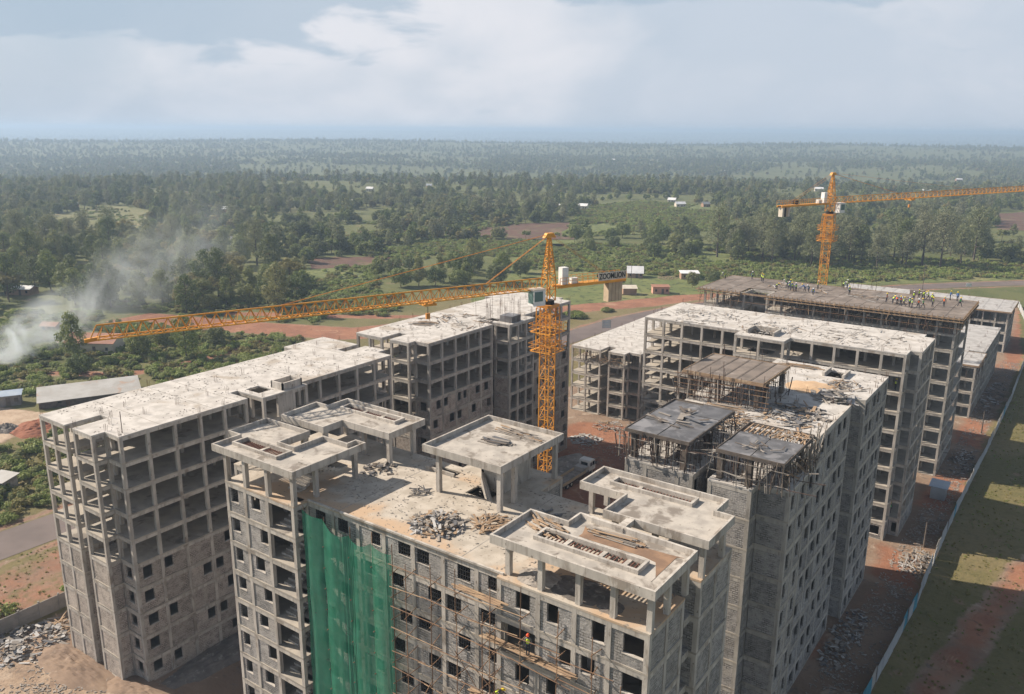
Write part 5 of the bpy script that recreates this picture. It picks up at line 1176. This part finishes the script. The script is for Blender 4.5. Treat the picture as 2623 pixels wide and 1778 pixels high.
for (x,y) in scatter(WL,185,5.2,rv,ok=lambda x,y: not inpoly(x,y,[(-300,128),(-262,152),(-222,168),(-222,150),(-262,138)])): tree(x,y,rv.choice((0,1,1,2,2,5,5,3,4) if rv.random() < .9 else (4,)),rv.uniform(.8,1.15),'in the wood beyond the smoke','wood beyond the smoke')
P2_ = [(-262,262),(-249.8,282),(-210,312),(-190,285),(-216.8,228)]
for (x,y) in scatter(P2_,18,7,rv): tree(x,y,rv.choice((0,0,1,2)),rv.uniform(.8,1.1),'in the copse behind the crane jib','copse behind the jib')
P4_ = [(-160,400),(-150,450),(-52,510),(-45,440),(-61,423),(-128,375)]
for (x,y) in scatter(P4_,58,5.,rv): tree(x,y,rv.choice((3,3,3,3,5)),rv.uniform(.85,1.2),'in the grove behind the far deck','gum grove')
P3_ = [(-258,405),(-232,440),(-170,480),(-140,400),(-165,362),(-212,370)]
for (x,y) in scatter(P3_,24,8,rv): tree(x,y,rv.choice((0,1,0,2)),rv.uniform(.7,1.0),'in the green meadow beyond the kiosks','meadow trees')
for (x,y,k,s_,t) in ((-362,287,0,1.25,'leftmost of the three domed crowns in a row'),(-363,306,0,1.25,'middle of the three domed crowns in a row'),(-354,313,0,1.2,'rightmost of the three domed crowns in a row'),(-357,241,4,1.5,'largest of its kind, above the wood'),(-208.3,101.6,0,.6,'alone beside the long tin shed'),(-199.2,126.5,2,.8,'alone beside the dirt track'),(-212,120,1,.85,'just left of the dirt track'),(-218,131,1,.8,'beside the bungalow'),(-224,108,2,.9,'before the bungalow'),(-205,140,0,.6,'at the bend of the dirt track'),(-160,300,0,.55,'between the kiosks and the white hut'),(-133,312,1,.7,'at the left corner of the brown deck'),(-128,322,0,.6,'behind the left corner of the brown deck'),(-152,280,0,.3,'tiny, on the grass before the kiosks')):
    tree(x,y,k,s_,t,'single trees')
# far woods and scrub: instanced masses
def instancer(name, label, cat, pts, protos, smin, smax, sx=1.):
    col = bpy.data.collections.new(name+'_kinds')
    for nm, tb, cb, m in protos:
        me = bpy.data.meshes.new(nm); n = len(tb.v); me.from_pydata(tb.v+cb.v,[],tb.f+[tuple(i+n for i in f) for f in cb.f]); me.materials.append(MAT['bark']); me.materials.append(MAT[m])
        mi = [0]*len(tb.f)+[1]*len(cb.f); me.polygons.foreach_set('material_index',mi); o = bpy.data.objects.new(nm,me); col.objects.link(o)
    me = bpy.data.meshes.new(name); me.from_pydata(pts,[],[]); ob = link(name,me); setp(ob,label,cat,None,'stuff')
    ng = bpy.data.node_groups.new(name,'GeometryNodeTree'); ng.interface.new_socket('Geometry',in_out='INPUT',socket_type='NodeSocketGeometry'); ng.interface.new_socket('Geometry',in_out='OUTPUT',socket_type='NodeSocketGeometry')
    nd = ng.nodes; gi = nd.new('NodeGroupInput'); go = nd.new('NodeGroupOutput'); ip = nd.new('GeometryNodeInstanceOnPoints'); ci = nd.new('GeometryNodeCollectionInfo')
    ci.inputs['Collection'].default_value = col; ci.inputs['Separate Children'].default_value = True; ci.inputs['Reset Children'].default_value = True
    ip.inputs['Pick Instance'].default_value = True
    ri = nd.new('FunctionNodeRandomValue'); ri.data_type = 'INT'; ri.inputs[4].default_value = 0; ri.inputs[5].default_value = len(protos)-1; ri.inputs['Seed'].default_value = 3
    rr = nd.new('FunctionNodeRandomValue'); rr.data_type = 'FLOAT_VECTOR'; rr.inputs[0].default_value = (0,0,0); rr.inputs[1].default_value = (0,0,6.28)
    rs = nd.new('FunctionNodeRandomValue'); rs.data_type = 'FLOAT'; rs.inputs[2].default_value = smin; rs.inputs[3].default_value = smax; rs.inputs['Seed'].default_value = 9
    L_ = ng.links.new; L_(gi.outputs[0],ip.inputs['Points']); L_(ci.outputs[0],ip.inputs['Instance']); L_(ri.outputs[2],ip.inputs['Instance Index']); L_(rr.outputs[0],ip.inputs['Rotation']); L_(rs.outputs[1],ip.inputs['Scale']); L_(ip.outputs[0],go.inputs[0])
    md = ob.modifiers.new('scatter','NODES'); md.node_group = ng
    return ob
FIELDS = [[(-600,281),(-644,360),(-578,353),(-485,285),(-495,240)],[(-414,316),(-426,345),(-395,331),(-352,279),(-362,272)],[(-378,364),(-318,440),(-289,400),(-353,345)],[(-327,453),(-299,491),(-249,411),(-283,391)],[(-316,270),(-285,305),(-263,283),(-289,249)],[(-291,247),(-270,275),(-229,230),(-245,208)],[(-74,751),(-37,814),(-23,646),(-57,625)],[(-316,347),(-276,383),(-252,415),(-224,380),(-240,332),(-281,308)],[(-262,418),(-352,590),(-345,685),(-260,670),(-196,516),(-222,470)],[(-270,382),(-157,432),(-18,473),(-15,428),(-66,378),(-126,300),(-150,258),(-178,215),(-214,300)],[(-340,318),(-430,375),(-395,400),(-330,345)]]
FA = atan2(fw.y, fw.x)
def free(x, y, far):
    if any(inpoly(x,y,P) for P in FIELDS): return False
    r = hypot(x,y)
    th = .26 if r < 900 else .16 if 1050 < r < 2300 else .30
    if fbm2(x,y,.0042 if r < 1500 else .0022) > th or fbm2(x+900,y,.013) > .30:
        if rv.random() > (.10 if r > 700 else .05): return False
    return all((x-a)**2+(y-b)**2 > 170 for a,b in CLEARH)
def ring(r0, r1, n, rnd, spread=.60):
    out = []
    while len(out) < n:
        r = math.sqrt(rnd.uniform(r0*r0,r1*r1)); a = FA+rnd.uniform(-spread,spread); x, y = r*cos(a), r*sin(a)
        if free(x,y,r): out.append((x,y,relief(x,y)-.2))
    return out
NEARP = [WL,P2_,P3_,P4_]
mid = [p for p in ring(290,980,6400,rv) if not any(inpoly(p[0],p[1],P) for P in NEARP) and (p[1] > 330 or p[0] < -300) and not (p[0] > -160 and p[1] < 440)]
pm = [('tree_%d' % i, *tree_mesh(300+i,H,k,900,.95), m) for i,(k,m,H) in enumerate((('round','leaf_dark',9),('round','leaf_mid',8),('tall','leaf_mid',12),('euc','leaf_euc',16),('tall','leaf_dark',13),('round','leaf_yellow',7),('round','leaf_bush',5.5),('flat','leaf_mid',9)))]
instancer('woodland','mixed dark green woodland in the middle distance','woodland',mid,pm,.32,.98)
pf = [('far_tree_%d' % i, *tree_mesh(400+i,H,k,260,1.9), m) for i,(k,m,H) in enumerate((('round','leaf_dark',10),('round','leaf_mid',9),('tall','leaf_mid',13),('tall','leaf_dark',14),('euc','leaf_euc',17),('round','leaf_bush',6),('round','leaf_yellow',8),('flat','leaf_euc',10)))]
instancer('distant_woodland','hazy green woodland rolling away in the distance','woodland',ring(960,2500,15000,rv)+ring(2500,5200,20000,rv),pf,.28,.95)
instancer('horizon_woodland','blue-hazed woods near the horizon','woodland',ring(5200,15000,15000,rv),pf,1.0,1.7)
def shrub(seed, R_, H, n, leaf):
    rnd = random.Random(seed); cb = MB(); tb = MB().tube((0,0,-.2),(0,0,H*.5),.05,.02,n=4)
    cl = [(Vector((R_*.6*rnd.uniform(-1,1),R_*.6*rnd.uniform(-1,1),H*rnd.uniform(.25,.6))),R_*rnd.uniform(.3,.55)) for _ in range(8)]
    for k in range(n):
        c, r = rnd.choice(cl); d = Vector((rnd.gauss(0,1),rnd.gauss(0,1),abs(rnd.gauss(0,.8)))).normalized(); q = c+d*r*(rnd.random()**.3); s_ = leaf*rnd.uniform(.6,1.4); nn = (d+Vector((rnd.uniform(-.8,.8),rnd.uniform(-.8,.8),rnd.uniform(-.3,.9)))).normalized(); u = nn.orthogonal().normalized()*s_; v = nn.cross(u)*.6
        k0 = len(cb.v); cb.v += [tuple(q-u*.5),tuple(q+v*.5),tuple(q+u*.5),tuple(q-v*.5)]; cb.f.append((k0,k0+1,k0+2,k0+3))
    return tb, cb
psb = [('shrub_%d' % i, *shrub(500+i,R_,H,420,.42), m) for i,(R_,H,m) in enumerate(((1.6,1.7,'leaf_bush'),(1.9,1.3,'leaf_bush'),(1.3,1.9,'leaf_mid'),(1.5,1.1,'leaf_yellow')))]
SHR = []
RED = [(-262,146),(-219,160),(-186,174),(-166,212),(-150,250),(-136,272),(-128,292)]
def offroad(x, y):
    for line, w in ((RED,9.),(ROADL,7.5)):
        for (a,b),(c,d) in zip(line, line[1:]):
            t = min(max(((x-a)*(c-a)+(y-b)*(d-b))/((c-a)**2+(d-b)**2),0),1)
            if hypot(x-a-t*(c-a), y-b-t*(d-b)) < w: return False
    return True
def shrubs(P, n, mind=1.2, dens=None):
    for (x,y) in scatter(P,n,0,rv,ok=lambda x,y: offroad(x,y) and (dens is None or fbm2(x,y,dens[0]) > dens[1])): SHR.append((x,y,relief(x,y) if hypot(x,y) > 480 else 0))
shrubs([(-268,385),(-157,434),(-18,473),(-15,432),(-66,384),(-120,325),(-150,332),(-175,325),(-214,306)],4200,dens=(.02,-.25))
shrubs([(-262,418),(-352,590),(-345,685),(-260,670),(-196,516),(-222,470)],4200,dens=(.012,-.2))
shrubs([(-316,347),(-276,383),(-252,415),(-224,380),(-240,332),(-281,308)],1300,dens=(.02,-.2))
shrubs([(-160,255),(-139,266),(-133,240),(-137,218),(-148,228)],130,dens=(.05,0.))
shrubs([(-175,50),(-136,45),(-136,90),(-150,118),(-178,92),(-170,72)],520,dens=(.05,-.12))
shrubs([(-190,110),(-137,95),(-136,205),(-176,190),(-186,150)],900,dens=(.03,-.05))
shrubs([(-120,20),(-106,20),(-106,90),(-120,90)],35,dens=(.08,.1))
shrubs([(-300,130),(-262,150),(-222,165),(-200,140),(-212,100),(-225,85),(-280,100)],700,dens=(.04,-.05))
shrubs([(-300,150),(-240,210),(-215,230),(-192,200),(-205,172),(-262,158)],520,dens=(.04,-.1))
shrubs([(-345,290),(-342,286),(-294,322),(-297,329)],260)
shrubs([(-12,60),(10,60),(10,92),(-4,92)],120,dens=(.06,0.))
shrubs([(-291,247),(-270,275),(-229,230),(-245,208)],260,dens=(.04,.0)); shrubs([(-360,300),(-430,380),(-330,460),(-250,415),(-290,330)],900,dens=(.02,.0))
shrubs([(-300,128),(-262,150),(-222,165),(-205,172),(-150,240),(-137,205),(-136,100),(-176,95),(-178,84),(-205,84),(-240,78)],1150,dens=(.035,.02))
shrubs([(-291,247),(-270,275),(-229,230),(-200,205),(-245,208)],500,dens=(.04,-.15)); shrubs([(-330,300),(-300,330),(-262,300),(-240,250),(-262,285)],420,dens=(.03,-.2))
shrubs([(-600,281),(-644,360),(-578,353),(-485,285),(-495,240)],260,dens=(.03,-.1))
instancer('scrub','light green scrub and hedges around the site','scrub',SHR,psb,.4,1.2)

def tuft(seed):
    rnd = random.Random(seed); cb = MB(); tb = MB()
    for k in range(26):
        a = rnd.uniform(0,6.28); q = rnd.uniform(0,.28); x, y = q*cos(a), q*sin(a); h = rnd.uniform(.12,.42); t = rnd.uniform(-.15,.15); w = rnd.uniform(.02,.05); k0 = len(cb.v)
        cb.v += [(x-w,y,0),(x+w,y,0),(x+t+w*.3,y+t*.6,h),(x+t-w*.3,y+t*.6,h)]; cb.f.append((k0,k0+1,k0+2,k0+3))
    return tb, cb
ptf = [('tuft_%d' % i, *tuft(700+i), m) for i,m in enumerate(('leaf_yellow','leaf_yellow','leaf_bush'))]
GT = []
for P, n in (([(-13,62),(26,62),(26,330),(-12.4,330)],12000),([(-124,20),(-105,20),(-105,120),(-124,120)],2200)):
    xs = [p[0] for p in P]; ys = [p[1] for p in P]
    for _ in range(n):
        x, y = rv.uniform(min(xs),max(xs)), rv.uniform(min(ys),max(ys))
        if fbm2(x,y,.12) > rv.uniform(-.6,.3): GT.append((x,y,.01))
instancer('grass_tufts','rough grass tufts on the verges','grass',GT,ptf,.3,.75)

# ---------------------------------------------------------------- smoke
def smoke():
    x0,x1,y0,y1,z0,z1 = -345,-170,60,215,.5,48
    o = MB().box(x0,x1,y0,y1,z0,z1).obj('smoke','ground',None,'pale blue smoke drifting over the trees at the left','smoke',None,'stuff'); o.data.materials.clear()
    m = bpy.data.materials.new('smoke'); m.use_nodes = True; nt = m.node_tree; nt.nodes.clear(); out = N(nt,'OutputMaterial'); pv = N(nt,'VolumePrincipled'); nt.links.new(pv.outputs[0],out.inputs[1])
    pv.inputs['Density Attribute'].default_value = ''; pv.inputs['Color'].default_value = (.90,.96,1.,1); pv.inputs['Anisotropy'].default_value = .0
    tc = N(nt,'TexCoord'); sp = N(nt,'SeparateXYZ'); nt.links.new(tc.outputs['Object'],sp.inputs[0])
    S0 = Vector(SMOKE[0]); D = Vector(SMOKE[1]).normalized()
    # distance along the drift and off its axis; the axis climbs as it drifts
    sub = N(nt,'VectorMath',operation='SUBTRACT'); nt.links.new(tc.outputs['Object'],sub.inputs[0]); sub.inputs[1].default_value = tuple(S0)
    dt = N(nt,'VectorMath',operation='DOT_PRODUCT'); nt.links.new(sub.outputs[0],dt.inputs[0]); dt.inputs[1].default_value = tuple(D); t = dt.outputs['Value']
    tp = math_(nt,'MAXIMUM',t,0.)
    s1 = N(nt,'SeparateXYZ'); nt.links.new(sub.outputs[0],s1.inputs[0]); sd_ = Vector((-D.y,D.x,0))
    ds = N(nt,'VectorMath',operation='DOT_PRODUCT'); nt.links.new(sub.outputs[0],ds.inputs[0]); ds.inputs[1].default_value = tuple(sd_)
    axis = math_(nt,'MULTIPLY',math_(nt,'POWER',tp,.72),SMOKE[2]); dz = math_(nt,'SUBTRACT',s1.outputs[2],axis)
    rad = math_(nt,'ADD',5.2,math_(nt,'MULTIPLY',tp,.19))
    q = math_(nt,'DIVIDE',math_(nt,'SQRT',math_(nt,'ADD',math_(nt,'POWER',math_(nt,'ABSOLUTE',ds.outputs['Value']),2.),math_(nt,'POWER',math_(nt,'ABSOLUTE',dz),2.))),rad)
    fall = math_(nt,'SUBTRACT',1.,ramp01(nt,q,.15,1.0)); start = ramp01(nt,t,-6.,4.); fade = math_(nt,'DIVIDE',1.,math_(nt,'ADD',1.,math_(nt,'POWER',math_(nt,'DIVIDE',tp,11.),1.9)))
    n1 = ramp01(nt,nz(nt,tc.outputs['Object'],.09,6,.62,.9),.40,.66)
    den = math_(nt,'MULTIPLY',math_(nt,'MULTIPLY',math_(nt,'MULTIPLY',fall,start),fade),math_(nt,'MULTIPLY',n1,SMOKE[3])); nt.links.new(den,pv.inputs['Density'])
    o.data.materials.append(m); m.cycles.volume_step_rate = 1.
SMOKE = ((-230,87,1.),(-.50,.84,0),.36,.95)
smoke()
# ---------------------------------------------------------------- hazy air
def haze():
    o = MB().box(-48000,48000,-48000,48000,-130,82).obj('haze','ground',None,'pale haze filling the air to the horizon','haze',None,'stuff'); o.data.materials.clear()
    m = bpy.data.materials.new('haze'); m.use_nodes = True; nt = m.node_tree; nt.nodes.clear(); out = N(nt,'OutputMaterial'); pv = N(nt,'VolumePrincipled'); nt.links.new(pv.outputs[0],out.inputs[1])
    pv.inputs['Density Attribute'].default_value = ''; pv.inputs['Color'].default_value = (.46,.61,.83,1); pv.inputs['Density'].default_value = HAZE; pv.inputs['Anisotropy'].default_value = .15
    o.data.materials.append(m)
HAZE = 2.7e-4
haze()
